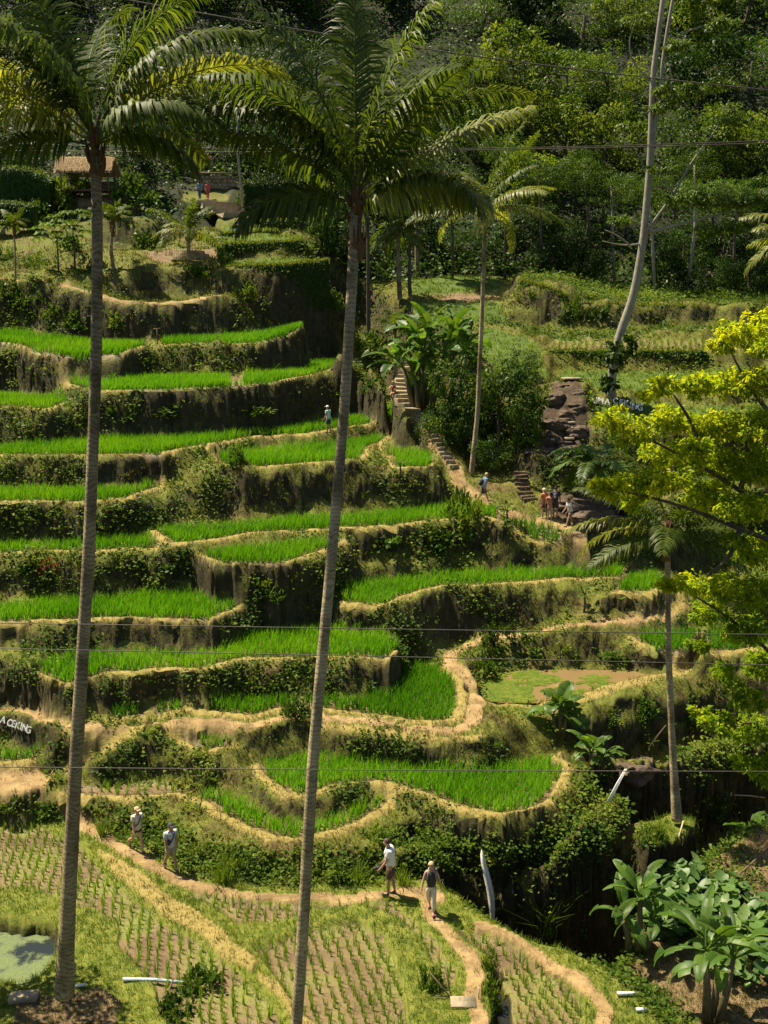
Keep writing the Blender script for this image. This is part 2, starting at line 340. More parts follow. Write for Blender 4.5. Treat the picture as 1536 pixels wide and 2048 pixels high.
poly('rice', [(290, 1062), (325, 1092), (430, 1083), (520, 1069), (620, 1064), (700, 1059), (800, 1053), (900, 1041), (960, 1036), (1003, 1046)], [(988, 1014), (940, 1010), (850, 1022), (700, 1034), (560, 1043), (400, 1055), (315, 1064)], Z=-11.2, name='l7')
poly('rice', [(1003, 1052, 56.4), (1040, 1078, 55.7), (1065, 1092, 55.5), (1110, 1096, 55.5), (1158, 1084, 55.7)], [(1132, 1056, 57.2), (1090, 1046, 57.7), (1035, 1046, 57.8)], name='l7c')
line('bank', [(720, 1128, 52.0), (800, 1122, 53.0), (900, 1114, 54.0), (1000, 1108, 54.7)], hw=.2, R_=4)
poly('rice', [(-120, 1007), (80, 1005), (170, 1005), (260, 998), (330, 976), (370, 950)], [(300, 968), (270, 982), (0, 982), (-120, 982)], Z=-9.7, name='l8')
poly('rice', [(-120, 911), (200, 912), (330, 908), (380, 898), (430, 888), (520, 873), (620, 868), (660, 863), (750, 849), (815, 839)],
     [(808, 806), (780, 813), (720, 831), (680, 847), (600, 857), (500, 864), (350, 873), (200, 885), (0, 897), (-120, 899)], Z=(-8.2, -7.95), name='l9')
poly('rice', [(398, 902), (440, 934), (520, 936), (600, 929), (740, 919), (752, 895), (790, 875), (842, 871)], [(815, 859), (700, 887), (600, 896), (500, 903), (412, 916)], Z=-8.75, name='l9b')
poly('rice', [(755, 897), (790, 939), (872, 935)], [(852, 906), (800, 906), (778, 906)], Z=-9.15, name='l9c')
poly('rice', [(-120, 815), (0, 815), (100, 821), (150, 803), (188, 777)], [(150, 795), (130, 798), (0, 788), (-120, 788)], Z=-6.2, name='l10')
poly('rice', [(103, 767), (190, 782), (300, 779), (440, 774), (560, 764), (640, 750), (686, 736)], [(670, 722), (600, 735), (500, 752), (450, 757), (300, 758), (130, 764)], Z=(-5.35, -5.0), name='l11', gap=(458, 487))
poly('rice', [(-120, 683, 73), (0, 683, 73), (40, 692, 72), (60, 706, 71), (150, 716, 70), (250, 707, 71), (292, 692, 74)], [(270, 692, 77.5), (160, 684, 77), (50, 670, 79), (-120, 668, 80)], name='l12')
poly('rice', [(310, 690, 75), (440, 688, 75), (520, 685, 75), (585, 670, 77), (625, 650, 80)], [(585, 662, 83), (500, 674, 82), (400, 680, 81), (325, 684, 80)], name='l12b')
# upper left: path, plaza, hedged lawns, steps
line('path', [(-120, 551, 84), (0, 556, 84), (70, 560, 84), (150, 577, 82), (230, 599, 81), (300, 607, 81), (370, 601, 82), (430, 591, 84)], hw=.55)
poly('bank', [(-200, 540, 87), (60, 545, 87.5), (170, 552, 86.5), (195, 500, 92)], [(100, 478, 96), (-200, 488, 96)])
poly('soil', [(295, 522, 90), (360, 527, 90), (440, 517, 90.5)], [(440, 500, 94), (350, 498, 95), (285, 505, 94)])
poly('lawn', [(455, 536, 88), (560, 533, 88), (655, 523, 88.5)], [(655, 514, 90.5), (560, 521, 91), (455, 527, 91)])
poly('lawn', [(445, 489, 92), (520, 489, 92), (605, 483, 92.3)], [(600, 472, 96), (510, 472, 96), (445, 476, 96)])
poly('lawn', [(440, 469, 96.6), (555, 463, 96.8)], [(550, 455, 99), (440, 456, 99)])
poly('lawn', [(520, 445, 99.2), (590, 441, 99.2)], [(585, 436, 101), (520, 438, 101)])
poly('stonefloor', [(430, 443, 99.4), (515, 443, 99.4)], [(500, 432, 102), (430, 433, 102)])
poly('stonefloor', [(365, 400, 107), (462, 400, 107)], [(455, 390, 110), (365, 390, 110)])
poly('grass', [(-200, 455, 98), (90, 452, 98), (110, 390, 104)], [(100, 330, 109), (-200, 330, 109)])
poly('soil', [(130, 400, 102), (280, 398, 102)], [(280, 385, 105), (130, 385, 105)])
# centre and right: shaded flats, mossy cliff, stepped lawns, cascade
poly('lawn', [(820, 603, 88), (1000, 606, 87), (1012, 640, 83)], [(900, 647, 82), (830, 642, 84)])
poly('soil', [(890, 612, 89.6), (1000, 603, 89.6)], [(1000, 590, 93), (880, 592, 94)])
poly('lawn', [(820, 588, 93), (1000, 578, 95)], [(1000, 556, 99), (900, 552, 100), (810, 562, 98)])
poly('moss', [(1050, 566, 88.5), (1130, 562, 88.5), (1180, 603, 87), (1300, 606, 86.5), (1560, 606, 87), (1800, 606, 88)], [(1800, 590, 96), (1300, 585, 95), (1130, 548, 95), (1045, 548, 96)])
line('moss', [(1005, 645, 83), (1060, 662, 82.3), (1130, 672, 81.2), (1300, 662, 82.5), (1560, 660, 83), (1800, 660, 84)], hw=.8, R_=4)
poly('rice2', [(1088, 702, 77), (1150, 701, 77), (1250, 699, 77), (1412, 701, 77), (1560, 700, 77)], [(1560, 684, 80.5), (1410, 684, 80.5), (1250, 682, 80.5), (1100, 686, 80.5)], name='rt1')
poly('lawn', [(1100, 764, 71.3), (1200, 778, 70.8), (1300, 793, 70), (1430, 772, 71.5), (1800, 770, 72)], [(1800, 742, 75.5), (1430, 740, 75.5), (1300, 744, 75.3), (1130, 744, 75)])
poly('lawn', [(950, 700, 77), (1000, 742, 72.5), (1060, 765, 70.4), (1100, 748, 72)], [(1080, 700, 77), (1050, 675, 79.5), (960, 655, 81.5)])
poly('lawn', [(1185, 835, 66.8), (1290, 850, 66.2), (1420, 850, 66.5), (1800, 850, 68)], [(1800, 815, 69), (1420, 810, 69), (1290, 812, 69), (1190, 800, 69)])
poly('rock', [(1080, 908, 63.4), (1172, 908, 63.4), (1180, 860, 65.2), (1172, 800, 67), (1165, 763, 70)], [(1105, 763, 70), (1092, 830, 66.2)])
poly('rock', [(1035, 912, 62.6), (1175, 918, 62.3), (1180, 902, 63.5)], [(1040, 902, 63.5)])
poly('rock', [(1072, 1004, 59.6), (1098, 1030, 57.8), (1160, 1066, 56.3), (1235, 1058, 56.8), (1250, 1000, 59.8)], [(1230, 985, 60.6), (1100, 984, 60.6)])
poly('bank', [(955, 962, 61.6), (1050, 975, 61)], [(1050, 940, 63), (955, 935, 64)])
line('bank', [(880, 800, 71), (960, 780, 72), (1050, 800, 69), (1070, 860, 66)], hw=.3)
line('path', [(1010, 1030, 58.0), (985, 1012, 59), (967, 1003, 59.5), (925, 970, 61), (905, 930, 62.8), (880, 895, 64.3), (855, 855, 66), (832, 825, 67.7), (806, 800, 69.5), (800, 770, 72), (818, 742, 74.5), (822, 722, 76.3)], hw=.5)
line('path', [(1010, 1022, 58.4), (1050, 1035, 58), (1100, 1046, 57.4), (1150, 1070, 56), (1165, 1090, 55)], hw=.4)
line('bank', [(690, 700, 76), (740, 735, 74.5), (770, 790, 70.5)], hw=.3)

def seg(P, closed):
    A = P; B = np.roll(P, -1, 0)
    return (A, B) if closed else (A[:-1], B[1 - 1:][:len(P) - 1])
def eval_land(x, y):
    """height and ground kind of every (x, y)"""
    n = len(x)
    wxx = .22 * (fbm(x * .9, y * .9, 3, 2) - .5) * 2 + .5 * (fbm(x * .22, y * .22, 13, 2) - .5); wyy = .22 * (fbm(x * .9, y * .9, 5, 2) - .5) * 2 + .5 * (fbm(x * .22, y * .22, 15, 2) - .5)
    num = np.full(n, 0.0); den = np.full(n, 0.0)
    zref = np.interp(y, [20, 33, 45, 60, 75, 90, 110], [-18.3, -18.3, -14.5, -9, -4, 1, 7]); SA = .75      # soft minimum: banks break off just below each crest
    for Yc, zz in ((30, -18.3), (45, -14.5), (60, -9), (75, -4), (90, 1), (110, 7)):       # coarse slope under everything
        ww = 1e-5 / (np.abs(y - Yc) + 1) ** 2; num += ww * np.exp(-SA * np.clip(zz - zref, -12, 12)); den += ww
    h = np.full(n, np.nan); kind = np.full(n, -1); dedge = np.full(n, 99.0); dfront = np.full(n, 99.0)
    for k, p in enumerate(PATCH):
        P = p['P']; Rr = p['R']
        lo = P[:, :2].min(0) - Rr; hi = P[:, :2].max(0) + Rr
        ix = np.nonzero((x > lo[0]) & (x < hi[0]) & (y > lo[1]) & (y < hi[1]))[0]
        if len(ix) == 0: continue
        px = x[ix] + wxx[ix]; py = y[ix] + wyy[ix]
        if p['closed']: A = P; B = np.roll(P, -1, 0)
        else: A = P[:-1]; B = P[1:]
        dm = np.full(len(ix), 1e9); zm = np.zeros(len(ix)); zi = np.zeros(len(ix)); wi = np.zeros(len(ix)); df = np.full(len(ix), 1e9)
        ins = np.zeros(len(ix), bool)
        for e in range(len(A)):
            ax, ay, az = A[e]; bx, by, bz = B[e]
            dx, dy = bx - ax, by - ay; L2 = dx * dx + dy * dy + 1e-9
            t = np.clip(((px - ax) * dx + (py - ay) * dy) / L2, 0, 1)
            d = np.hypot(px - ax - t * dx, py - ay - t * dy); z = az + (bz - az) * t
            m = d < dm; dm[m] = d[m]; zm[m] = z[m]
            if p['closed']:
                wgt = math.sqrt(L2) / (d * d + 1e-4); zi += wgt * z; wi += wgt
                if e < p['nf']: df = np.minimum(df, d)
                c = (ay > py) != (by > py)
                ins ^= c & (px < (bx - ax) * (py - ay) / (by - ay + 1e-12) + ax)
        d = dm
        if p['closed']:
            zin = zi / wi
        else:
            d = np.maximum(dm - p['hw'], 0); ins = dm < p['hw']; zin = zm
        o = (~ins) & (d < Rr)
        ww = (1 - d[o] / Rr) ** 2 / (d[o] + .03) ** 3
        np.add.at(num, ix[o], ww * np.exp(-SA * np.clip(zm[o] - zref[ix[o]], -12, 12))); np.add.at(den, ix[o], ww)
        j = ix[ins]; h[j] = zin[ins]; kind[j] = k; dedge[j] = dm[ins]; dfront[j] = df[ins]
    bank = np.isnan(h)
    hb = zref - np.log(num / den) / SA
    ys = y + np.where(x < 0, -.09, .12) * x * np.clip((y - 95) / 30, 0, 1)         # the far side rises as one wooded hill
    hill = np.interp(ys, [95, 104, 112, 125, 145, 170, 210], [-1, 3, 8, 16.5, 31, 50, 82])
    hill = hill + 4.2 * np.clip(-(x + 4) / 8, 0, 1) * np.clip(1 - np.abs(y - 107) / 11, 0, 1)
    f = np.clip((y - 97) / 10, 0, 1); f = f * f * (3 - 2 * f)
    hb = hb * (1 - f) + hill * f
    h = np.where(bank, hb, h)
    return h, kind, dedge, dfront
KIND = {'floor': 0}
# one sheet of ground, finest where it is nearest
TH = np.concatenate([np.linspace(-.95, -.43, 50)[:-1], np.linspace(-.43, .43, 720), np.linspace(.43, .95, 50)[1:]])
RR = 15 * 1.0050 ** np.arange(525)
TT, RG = np.meshgrid(TH, RR, indexing='ij')
GX = (np.sin(TT) * RG).ravel(); GY = (np.cos(TT) * RG).ravel()
GH, GK, GE, GF = eval_land(GX, GY)
kname = np.array([p['kind'] for p in PATCH] + ['bank'])[GK]
isrice = np.isin(kname, ['rice', 'rice2', 'young'])
BW = np.where(kname == 'young', .12, np.where(RG.ravel() > 48, .45, .45))
bund = isrice & (GF < BW)
field = isrice & ~bund
nearlevel = np.isin(kname, ['path', 'stonefloor', 'pond', 'pond2', 'water', 'rice', 'rice2', 'young', 'lawn'])
bn = np.where(nearlevel, .012, np.where(np.isin(kname, ['grass', 'dry', 'bund', 'soil']), .05, .24)) * np.clip(RG.ravel() / 30, .6, 2.2)
bn = np.where(kname == 'rock', .9, bn)
GH = GH + bn * 2 * (fbm(GX * 1.1, GY * 1.1, 21, 4) - .5) + .25 * bn * (fbm(GX * 5, GY * 5, 31, 2) - .5)
GH = np.where(kname == 'bank', GH + .5 * (fbm(GX * .35, GY * .35, 41, 2) - .5) * np.clip((RG.ravel() - 30) / 40, 0, 1), GH)
GH = GH - np.where(np.isin(kname, ['pond', 'pond2', 'water']), .22, 0)
GH = GH + np.where(bund, .10, 0) * np.sin(np.clip(GF / BW, 0, 1) * math.pi) ** .5 - np.where(field & (kname != 'young'), .06, 0)
# rock shelves of the cascade
rk = kname == 'rock'
GH[rk] = GH[rk] + .28 * (np.round(GH[rk] / .42) * .42 - GH[rk]) * 2
G2 = GH.reshape(TT.shape)
for _ in range(2):                       # weathered edges: soften only where the ground breaks off steeply
    Bx = G2.copy(); Bx[1:-1] = (G2[:-2] + 2 * G2[1:-1] + G2[2:]) / 4
    By = Bx.copy(); By[:, 1:-1] = (Bx[:, :-2] + 2 * Bx[:, 1:-1] + Bx[:, 2:]) / 4
    stp = np.zeros_like(G2); dz = np.abs(np.diff(G2, axis=1)); stp[:, :-1] = dz; stp[:, 1:] = np.maximum(stp[:, 1:], dz)
    dz = np.abs(np.diff(G2, axis=0)); stp[:-1] = np.maximum(stp[:-1], dz); stp[1:] = np.maximum(stp[1:], dz)
    wgt = np.clip(stp / .12 - .5, 0, 1); G2 = G2 * (1 - wgt) + By * wgt
GH = G2.ravel()
def land(x, y):
    x = np.asarray(x, float); y = np.asarray(y, float)
    th = np.arctan2(x, y); r = np.hypot(x, y)
    i = np.clip(np.searchsorted(TH, th) - 1, 0, len(TH) - 2); fi = np.clip((th - TH[i]) / (TH[i + 1] - TH[i]), 0, 1)
    j = np.clip(np.log(r / 15) / math.log(1.0050), 0, len(RR) - 1.001); j0 = j.astype(int); fj = j - j0
    return (G2[i, j0] * (1 - fi) + G2[i + 1, j0] * fi) * (1 - fj) + (G2[i, j0 + 1] * (1 - fi) + G2[i + 1, j0 + 1] * fi) * fj
def kind_at(x, y):
    th = np.arctan2(x, y); r = np.hypot(x, y)
    i = np.clip(np.rint(np.interp(th, TH, np.arange(len(TH)))).astype(int), 0, len(TH) - 1)
    j = np.clip(np.rint(np.log(r / 15) / math.log(1.0050)).astype(int), 0, len(RR) - 1)
    return i * len(RR) + j
TS = np.arange(16, 190, .06)
def hit(u, v):
    """where the line of sight of a pixel of the photograph meets the ground"""
    d = np.array(ray(u, v)); P = TS[:, None] * d
    k = np.nonzero(P[:, 2] < land(P[:, 0], P[:, 1]))[0]
    k = k[0] if len(k) else len(TS) - 1
    return Vector(P[k])
def ground(x, y): return float(land(np.array([x]), np.array([y]))[0])

stp_all = np.zeros_like(G2); dz = np.abs(np.diff(G2, axis=1)); stp_all[:, :-1] = dz; stp_all[:, 1:] = np.maximum(stp_all[:, 1:], dz)
dz = np.abs(np.diff(G2, axis=0)) * 2.5; stp_all[:-1] = np.maximum(stp_all[:-1], dz); stp_all[1:] = np.maximum(stp_all[1:], dz)
stp_all = np.clip(stp_all.ravel() / (RG.ravel() * .005) - 1.0, 0, 1); stp_all[kname == 'rock'] = 0
field &= stp_all < .3
def sm(c): return np.isin(kname, c).astype(float)
one = np.ones(len(GX))
m1 = np.stack([sm(['path']), np.maximum(bund * (kname != 'young'), sm(['dry', 'bund'])), field * 1., np.maximum(sm(['grass', 'lawn']), bund * (kname == 'young'))], 1)
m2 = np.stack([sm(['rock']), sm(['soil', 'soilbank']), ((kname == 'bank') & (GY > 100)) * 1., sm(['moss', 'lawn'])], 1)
m1 *= (1 - stp_all)[:, None]; m2 *= (1 - stp_all)[:, None]
del one
def terrain_mat():
    m, nt, b = newmat('ground')
    L = nt.links.new
    a1 = node(nt, 'ShaderNodeAttribute', attribute_name='m1'); a2 = node(nt, 'ShaderNodeAttribute', attribute_name='m2')
    s1 = node(nt, 'ShaderNodeSeparateColor'); s2 = node(nt, 'ShaderNodeSeparateColor'); L(a1.outputs['Color'], s1.inputs[0]); L(a2.outputs['Color'], s2.inputs[0])
    n1 = noise_tex(nt, .55, 6); n2 = noise_tex(nt, 2.6, 6); n3 = noise_tex(nt, 9, 4)
    def mix(f, a, c):
        x = node(nt, 'ShaderNodeMix', data_type='RGBA'); L(f, x.inputs[0]); L(a, x.inputs[6]); L(c, x.inputs[7]); return x.outputs[2]
    soil = ramp(nt, n2, [(.3, (.085, .056, .02)), (.55, (.155, .112, .04)), (.75, (.23, .175, .065))])
    olive = ramp(nt, n3, [(.3, (.07, .09, .012)), (.55, (.135, .145, .02)), (.75, (.23, .205, .04))])
    fac = ramp(nt, n1, [(.33, (0, 0, 0)), (.48, (1, 1, 1))])
    col = mix(fac, soil, olive)
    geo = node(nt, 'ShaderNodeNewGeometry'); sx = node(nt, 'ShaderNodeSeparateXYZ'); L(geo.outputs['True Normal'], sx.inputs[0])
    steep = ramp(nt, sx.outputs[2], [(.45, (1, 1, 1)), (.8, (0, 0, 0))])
    dark = ramp(nt, n2, [(.3, (.022, .024, .008)), (.5, (.045, .038, .014)), (.72, (.085, .062, .025))])  # steep soil, with the risers' shade partly put into its dark colour
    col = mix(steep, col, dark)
    def pair(c1, c2, n=n2): return ramp(nt, n, [(.33, c1), (.67, c2)])
    col = mix(a1.outputs['Alpha'], col, pair((.11, .145, .016), (.21, .21, .035)))
    col = mix(a2.outputs['Alpha'], col, pair((.055, .10, .012), (.11, .16, .02)))
    col = mix(s2.outputs[1], col, pair((.13, .085, .045), (.24, .165, .085)))
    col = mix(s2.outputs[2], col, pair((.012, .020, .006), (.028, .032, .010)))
    col = mix(s2.outputs[0], col, pair((.028, .022, .015), (.13, .088, .05)))
    col = mix(s1.outputs[1], col, ramp(nt, n3, [(.25, (.17, .135, .035)), (.5, (.29, .225, .065)), (.8, (.38, .30, .105))]))
    col = mix(s1.outputs[2], col, ramp(nt, n1, [(.36, (.13, .085, .04)), (.5, (.20, .14, .065)), (.62, (.19, .20, .04))]))
    pth = mix(ramp(nt, noise_tex(nt, 1.3, 7), [(.38, (0, 0, 0)), (.62, (1, 1, 1))]), ramp(nt, n3, [(.25, (.15, .098, .042)), (.8, (.28, .185, .08))]), ramp(nt, n3, [(.25, (.30, .20, .085)), (.5, (.38, .26, .115)), (.8, (.47, .335, .16))]))
    col = mix(s1.outputs[0], col, pth)
    L(col, b.inputs['Base Color'])
    ro = node(nt, 'ShaderNodeMapRange'); ro.inputs[3].default_value = .92; ro.inputs[4].default_value = .42; L(s1.outputs[2], ro.inputs[0]); L(ro.outputs[0], b.inputs['Roughness'])
    b.inputs['Specular IOR Level'].default_value = .3
    bp = node(nt, 'ShaderNodeBump'); bp.inputs['Strength'].default_value = .6; bp.inputs['Distance'].default_value = .12
    nb = noise_tex(nt, 5, 8, rough=.7); L(nb, bp.inputs['Height']); L(bp.outputs[0], b.inputs['Normal'])
    return m
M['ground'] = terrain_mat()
def pond_mat(name, weed1, weed2, water, cover, scale):
    m, nt, b = newmat(name); L = nt.links.new
    n = noise_tex(nt, scale, 8, rough=.7); f = ramp(nt, n, [(cover - .05, (0, 0, 0)), (cover + .05, (1, 1, 1))])
    wd = ramp(nt, noise_tex(nt, 14, 5), [(.3, weed1), (.7, weed2)])
    x = node(nt, 'ShaderNodeMix', data_type='RGBA'); L(f, x.inputs[0]); L(wd, x.inputs[6]); x.inputs[7].default_value = (*water, 1); L(x.outputs[2], b.inputs['Base Color'])
    r = node(nt, 'ShaderNodeMapRange'); r.inputs[3].default_value = .8; r.inputs[4].default_value = .12; L(f, r.inputs[0]); L(r.outputs[0], b.inputs['Roughness'])
    return m
M['pond'] = pond_mat('duckweed_pond', (.075, .115, .03), (.15, .19, .065), (.02, .025, .02), .53, .7)
M['pond2'] = pond_mat('muddy_pond', (.18, .17, .04), (.23, .20, .05), (.22, .15, .065), .36, .5)
M['water'] = pond_mat('ditch_water', (.05, .05, .03), (.07, .06, .03), (.02, .02, .016), .3, 2)
nI, nJ = TT.shape
# rough cut earth: push the steep faces in and out
stp = np.zeros_like(G2); dz = np.abs(np.diff(G2, axis=1)); stp[:, :-1] = dz; stp[:, 1:] = np.maximum(stp[:, 1:], dz); stp = np.clip(stp.ravel() / (RG.ravel() * .005) - .5, 0, 1) * (kname != 'rock')
ux = GX * 1.0; uz = GH * 1.5
off = (fbm(ux * 1.1, uz * 1.1, 71, 4) - .5) * .9 * stp + (fbm(ux * 4, uz * 3, 73, 2) - .5) * .22 * stp
GX = GX + .25 * off; GY = GY - off
ii, jj = np.meshgrid(np.arange(nI - 1), np.arange(nJ - 1), indexing='ij')
q = (ii * nJ + jj).ravel()
QF = np.stack([q, q + nJ, q + nJ + 1, q + 1], 1)      # winding gives upward normals: checked below
GV = np.stack([GX, GY, GH], 1)
a, bb, cc = GV[QF[0, 0]], GV[QF[0, 1]], GV[QF[0, 2]]
if np.cross(bb - a, cc - a)[2] < 0: QF = QF[:, ::-1]
fk = kname[QF]
def part_of(names, f): return np.isin(f, names).sum(1) >= 3
sel_path = part_of(['path'], fk); sel_pond = part_of(['pond'], fk); sel_p2 = part_of(['pond2'], fk); sel_w = part_of(['water'], fk)
used_field = part_of(['rice', 'rice2', 'young'], fk)
rest = ~(sel_path | used_field)
def sub(name, sel, mat, label, cat=None):
    f = QF[sel]; ids, inv = np.unique(f, return_inverse=True)
    me = mesh(name, GV[ids], inv.reshape(f.shape), M[mat], {'m1': m1[ids], 'm2': m2[ids]}, True)
    return tag(obj(name, me), label, cat, kind='structure')
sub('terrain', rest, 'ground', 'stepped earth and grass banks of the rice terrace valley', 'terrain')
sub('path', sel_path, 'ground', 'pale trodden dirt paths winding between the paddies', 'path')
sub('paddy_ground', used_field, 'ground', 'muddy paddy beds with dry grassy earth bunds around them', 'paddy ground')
def sheet(name, pname, kind, mat, label, grow, lift):
    for p in PATCH:
        if p['kind'] == kind:
            P = p['P'].copy(); c = P.mean(0); d = P - c; L = np.linalg.norm(d[:, :2], axis=1)[:, None]; P = c + d * (1 + grow / np.maximum(L, .5)); P[:, 2] = p['P'][:, 2].mean() + lift
            b = bmesh.new(); f = b.faces.new([b.verts.new(v) for v in P]); bmesh.ops.triangulate(b, faces=[f]); b.normal_update()
            for f in b.faces:
                if f.normal.z < 0: f.normal_flip()
            me = bpy.data.meshes.new(name); b.to_mesh(me); b.free(); me.materials.append(M[mat]); tag(obj(name, me), label, kind='structure'); return
sheet('pond_water', 'pond', 'pond', 'pond', 'pond covered with pale green duckweed beside the thick palm trunk', .5, -.02)
sheet('muddy_pond_water', 'pond2', 'pond2', 'pond2', 'brown muddy pond with floating weed right of the winding path', .12, -.08)
sheet('ditch_water', '', 'water', 'water', 'narrow dark ditch beside the right young paddy', .25, -.02)
# ---------------------------------------------------------------- rice, seedlings, grass and creepers (stuff nobody could count)
def inpoly(P, x, y):
    ins = np.zeros(len(x), bool)
    for (ax, ay), (bx, by) in zip(P, np.roll(P, -1, 0)):
        c = (ay > y) != (by > y)
        ins ^= c & (x < (bx - ax) * (y - ay) / (by - ay + 1e-12) + ax)
    return ins
def grid_in(P, sp, ang, jit):
    c, s_ = math.cos(ang), math.sin(ang)
    Rm = np.array([[c, -s_], [s_, c]]); Qp = P @ Rm
    lo, hi = Qp.min(0) - sp, Qp.max(0) + sp
    gx, gy = np.meshgrid(np.arange(lo[0], hi[0], sp), np.arange(lo[1], hi[1], sp))
    g = np.stack([gx.ravel(), gy.ravel()], 1); g = g + rng.uniform(-jit, jit, g.shape) * sp
    return g @ Rm.T
RICE_LABEL = {
 't0': 'sparse young rice in the small paddy behind the cream-shirted walker', 't1': 'dense rice in the curved paddy just below the big rounded paddy',
 't2': 'dense rice filling the big rounded paddy above the bushy gully bank', 's1': 'small islet of rice below the winding dirt path',
 's0': 'rice in the little paddy under the lower left white letters', 's2': 'scrap of rice at the left frame edge above the winding path',
 'p3': 'long rice paddy bending round beside the winding dirt path', 'l4': 'long rice paddy above the winding path with a stepped back edge',
 'l5': 'rice paddy at the left crossed by the uppermost low cable', 't6': 'wide rice paddy above the tall dark wall right of the middle palm',
 't6b': 'small patch of rice under the low right palm fronds', 'rf': 'rice paddy behind the slim palm trunk at right', 'l6': 'left paddy of thinner rice above the leafy hedge bank',
 'l6b': 'lens-shaped rice paddy left of the middle palm trunk', 'l7': 'long rice paddy running right to the big leafy shrub', 'l7c': 'rounded rice islet below the three bathers by the rock',
 'l8': 'rice paddy at left below the grassy slope', 'l9': 'longest rice paddy where a person in mint shirt stands', 'l9b': 'rice paddy with a round shrub at its left tip',
 'l9c': 'small rice patch left of the steep stairway', 'l10': 'rice patch at left frame edge in the upper terraces', 'l11': 'split rice paddy high up below the top paddies',
 'l12': 'top left rice paddy below the bushy bank', 'l12b': 'top rice paddy ending near the upper stone steps', 'rt1': 'thin rice on the right terrace behind the pale tree'}
RN = ['rice_paddy_crop']
for p in PATCH:
    if p['kind'] not in ('rice', 'rice2'): continue
    P = p['P'][:, :2]; D = np.linalg.norm(P.mean(0))
    sparse = p['kind'] == 'rice2'
    sp = (.34 if sparse else .205) * (1 + max(0, D - 40) / 100)
    P2 = P
    g = grid_in(P2, sp, rng.uniform(-.25, .25), .22)
    g = g[inpoly(P + 0, g[:, 0], g[:, 1])]
    vis = np.abs(np.arctan2(g[:, 0], g[:, 1])) < .46
    g = g[vis]
    if not len(g): continue
    k = kind_at(g[:, 0], g[:, 1])
    g = g[field[k] & (GF[k] > BW[k] + .1)]
    if p['gap']:
        t = np.array(ray(p['gap'][0], 760))[0] / np.array(ray(0, 760))[1], ray(p['gap'][1], 760)[0] / ray(0, 760)[1]
        r_ = g[:, 0] / g[:, 1]; g = g[(r_ < t[0]) | (r_ > t[1])]
    if not len(g): continue
    n = len(g); nb = 8 if sparse else 10
    z = land(g[:, 0], g[:, 1])
    hh = (.50 if sparse else .62) * (.66 + .6 * fbm(g[:, 0] * .45, g[:, 1] * .45, 8)) 
    tone = fbm(g[:, 0] * .3, g[:, 1] * .3, 12)
    idx = np.repeat(np.arange(n), nb)
    B = np.stack([g[idx, 0], g[idx, 1], z[idx] - .03], 1); B[:, :2] += rng.normal(0, .035, (len(B), 2))
    lean = rng.normal(0, .13, (len(B), 2)) + np.array([.05, -.03])
    V, F = blades(B, lean, hh[idx] * rng.uniform(.6, 1.08, len(B)), np.full(len(B), .026 + D * .00012))
    toff = rng.normal(0, .14)
    rn = np.repeat(np.clip(.2 + toff + 1.15 * (tone[idx] - .3) + rng.normal(0, .14, len(B)), 0, 1), 5)
    tipy = np.tile(np.array([0, 0, .05, .05, .18]), len(B))
    o = obj('rice_crop', mesh('rice_crop', V, F, M['young' if sparse else 'rice'], {'rnd': np.clip(rn + tipy, 0, 1)}))
    tag(o, RICE_LABEL[p['name']], 'rice', 'rice crops on the terraces', 'stuff')
# rice seedlings of the flooded foreground paddies: the ones that show largest are things of their own
SL = {'a': 'thin green rice seedling in the left foreground paddy beside the thick palm trunk', 'b': 'thin green rice seedling in the narrow muddy paddy along the main path',
      'c': 'thin green rice seedling in the muddy paddy enclosed by the round grassy bund', 'd': 'thin green rice seedling in the brown paddy right of the leafy ditch edge'}
seeds = []
for nm, p in PY.items():
    P = p['P'][:, :2]
    ang = {'a': .12, 'b': -.1, 'c': .2, 'd': .22}[nm]
    g = grid_in(P * np.array([1, 1.3]), .30, ang, .17) / np.array([1, 1.3]); g = g[inpoly(P, g[:, 0], g[:, 1])]
    k = kind_at(g[:, 0], g[:, 1]); g = g[field[k] & (np.abs(np.arctan2(g[:, 0], g[:, 1])) < .40)]
    g = g[rng.random(len(g)) < .93]
    seeds += [(math.hypot(*q), nm, q[0], q[1]) for q in g]
seeds.sort()
# rows nearest to the camera that are really inside the picture come first
def inframe(x, y, z):
    d = y * CP - z * SP; v = 1024 - FPX * (y * SP + z * CP) / d; u = 768 + FPX * x / d
    return 0 <= u < 1536 and 0 <= v < 2040
seeds = [s_ + (ground(s_[2], s_[3]),) for s_ in seeds]
near = [s_ for s_ in seeds if inframe(s_[2], s_[3], s_[4])]
first = near[:300]; rest_s = [s_ for s_ in seeds if s_ not in set(first)]
protos = []
for k in range(6):
    n = 9; B = np.zeros((n, 3)); B[:, :2] = rng.normal(0, .018, (n, 2))
    V, F = blades(B, rng.normal(0, .075, (n, 2)), rng.uniform(.24, .46, n), np.full(n, .019))
    protos.append(mesh('rice_seedling', V, F, M['young'], {'rnd': np.repeat(rng.uniform(.2, .9, n), 5)}))
for d, nm, x, y, z in first:
    o = obj('rice_seedling', protos[random.randrange(6)], loc=(x, y, z - .02), rot=(0, 0, random.uniform(0, 6.28)), sc=random.uniform(.8, 1.25))
    tag(o, SL[nm], 'rice seedling', 'rice seedlings in the foreground paddy ' + {'a': 'by the thick palm', 'b': 'along the path', 'c': 'inside the round bund', 'd': 'right of the ditch'}[nm])
g = np.array([(s_[2], s_[3], s_[4]) for s_ in rest_s]); n = len(g)
idx = np.repeat(np.arange(n), 9); B = g[idx].copy(); B[:, 2] -= .02; B[:, :2] += rng.normal(0, .02, (len(B), 2))
V, F = blades(B, rng.normal(0, .08, (len(B), 2)), rng.uniform(.24, .46, len(B)), np.full(len(B), .02))
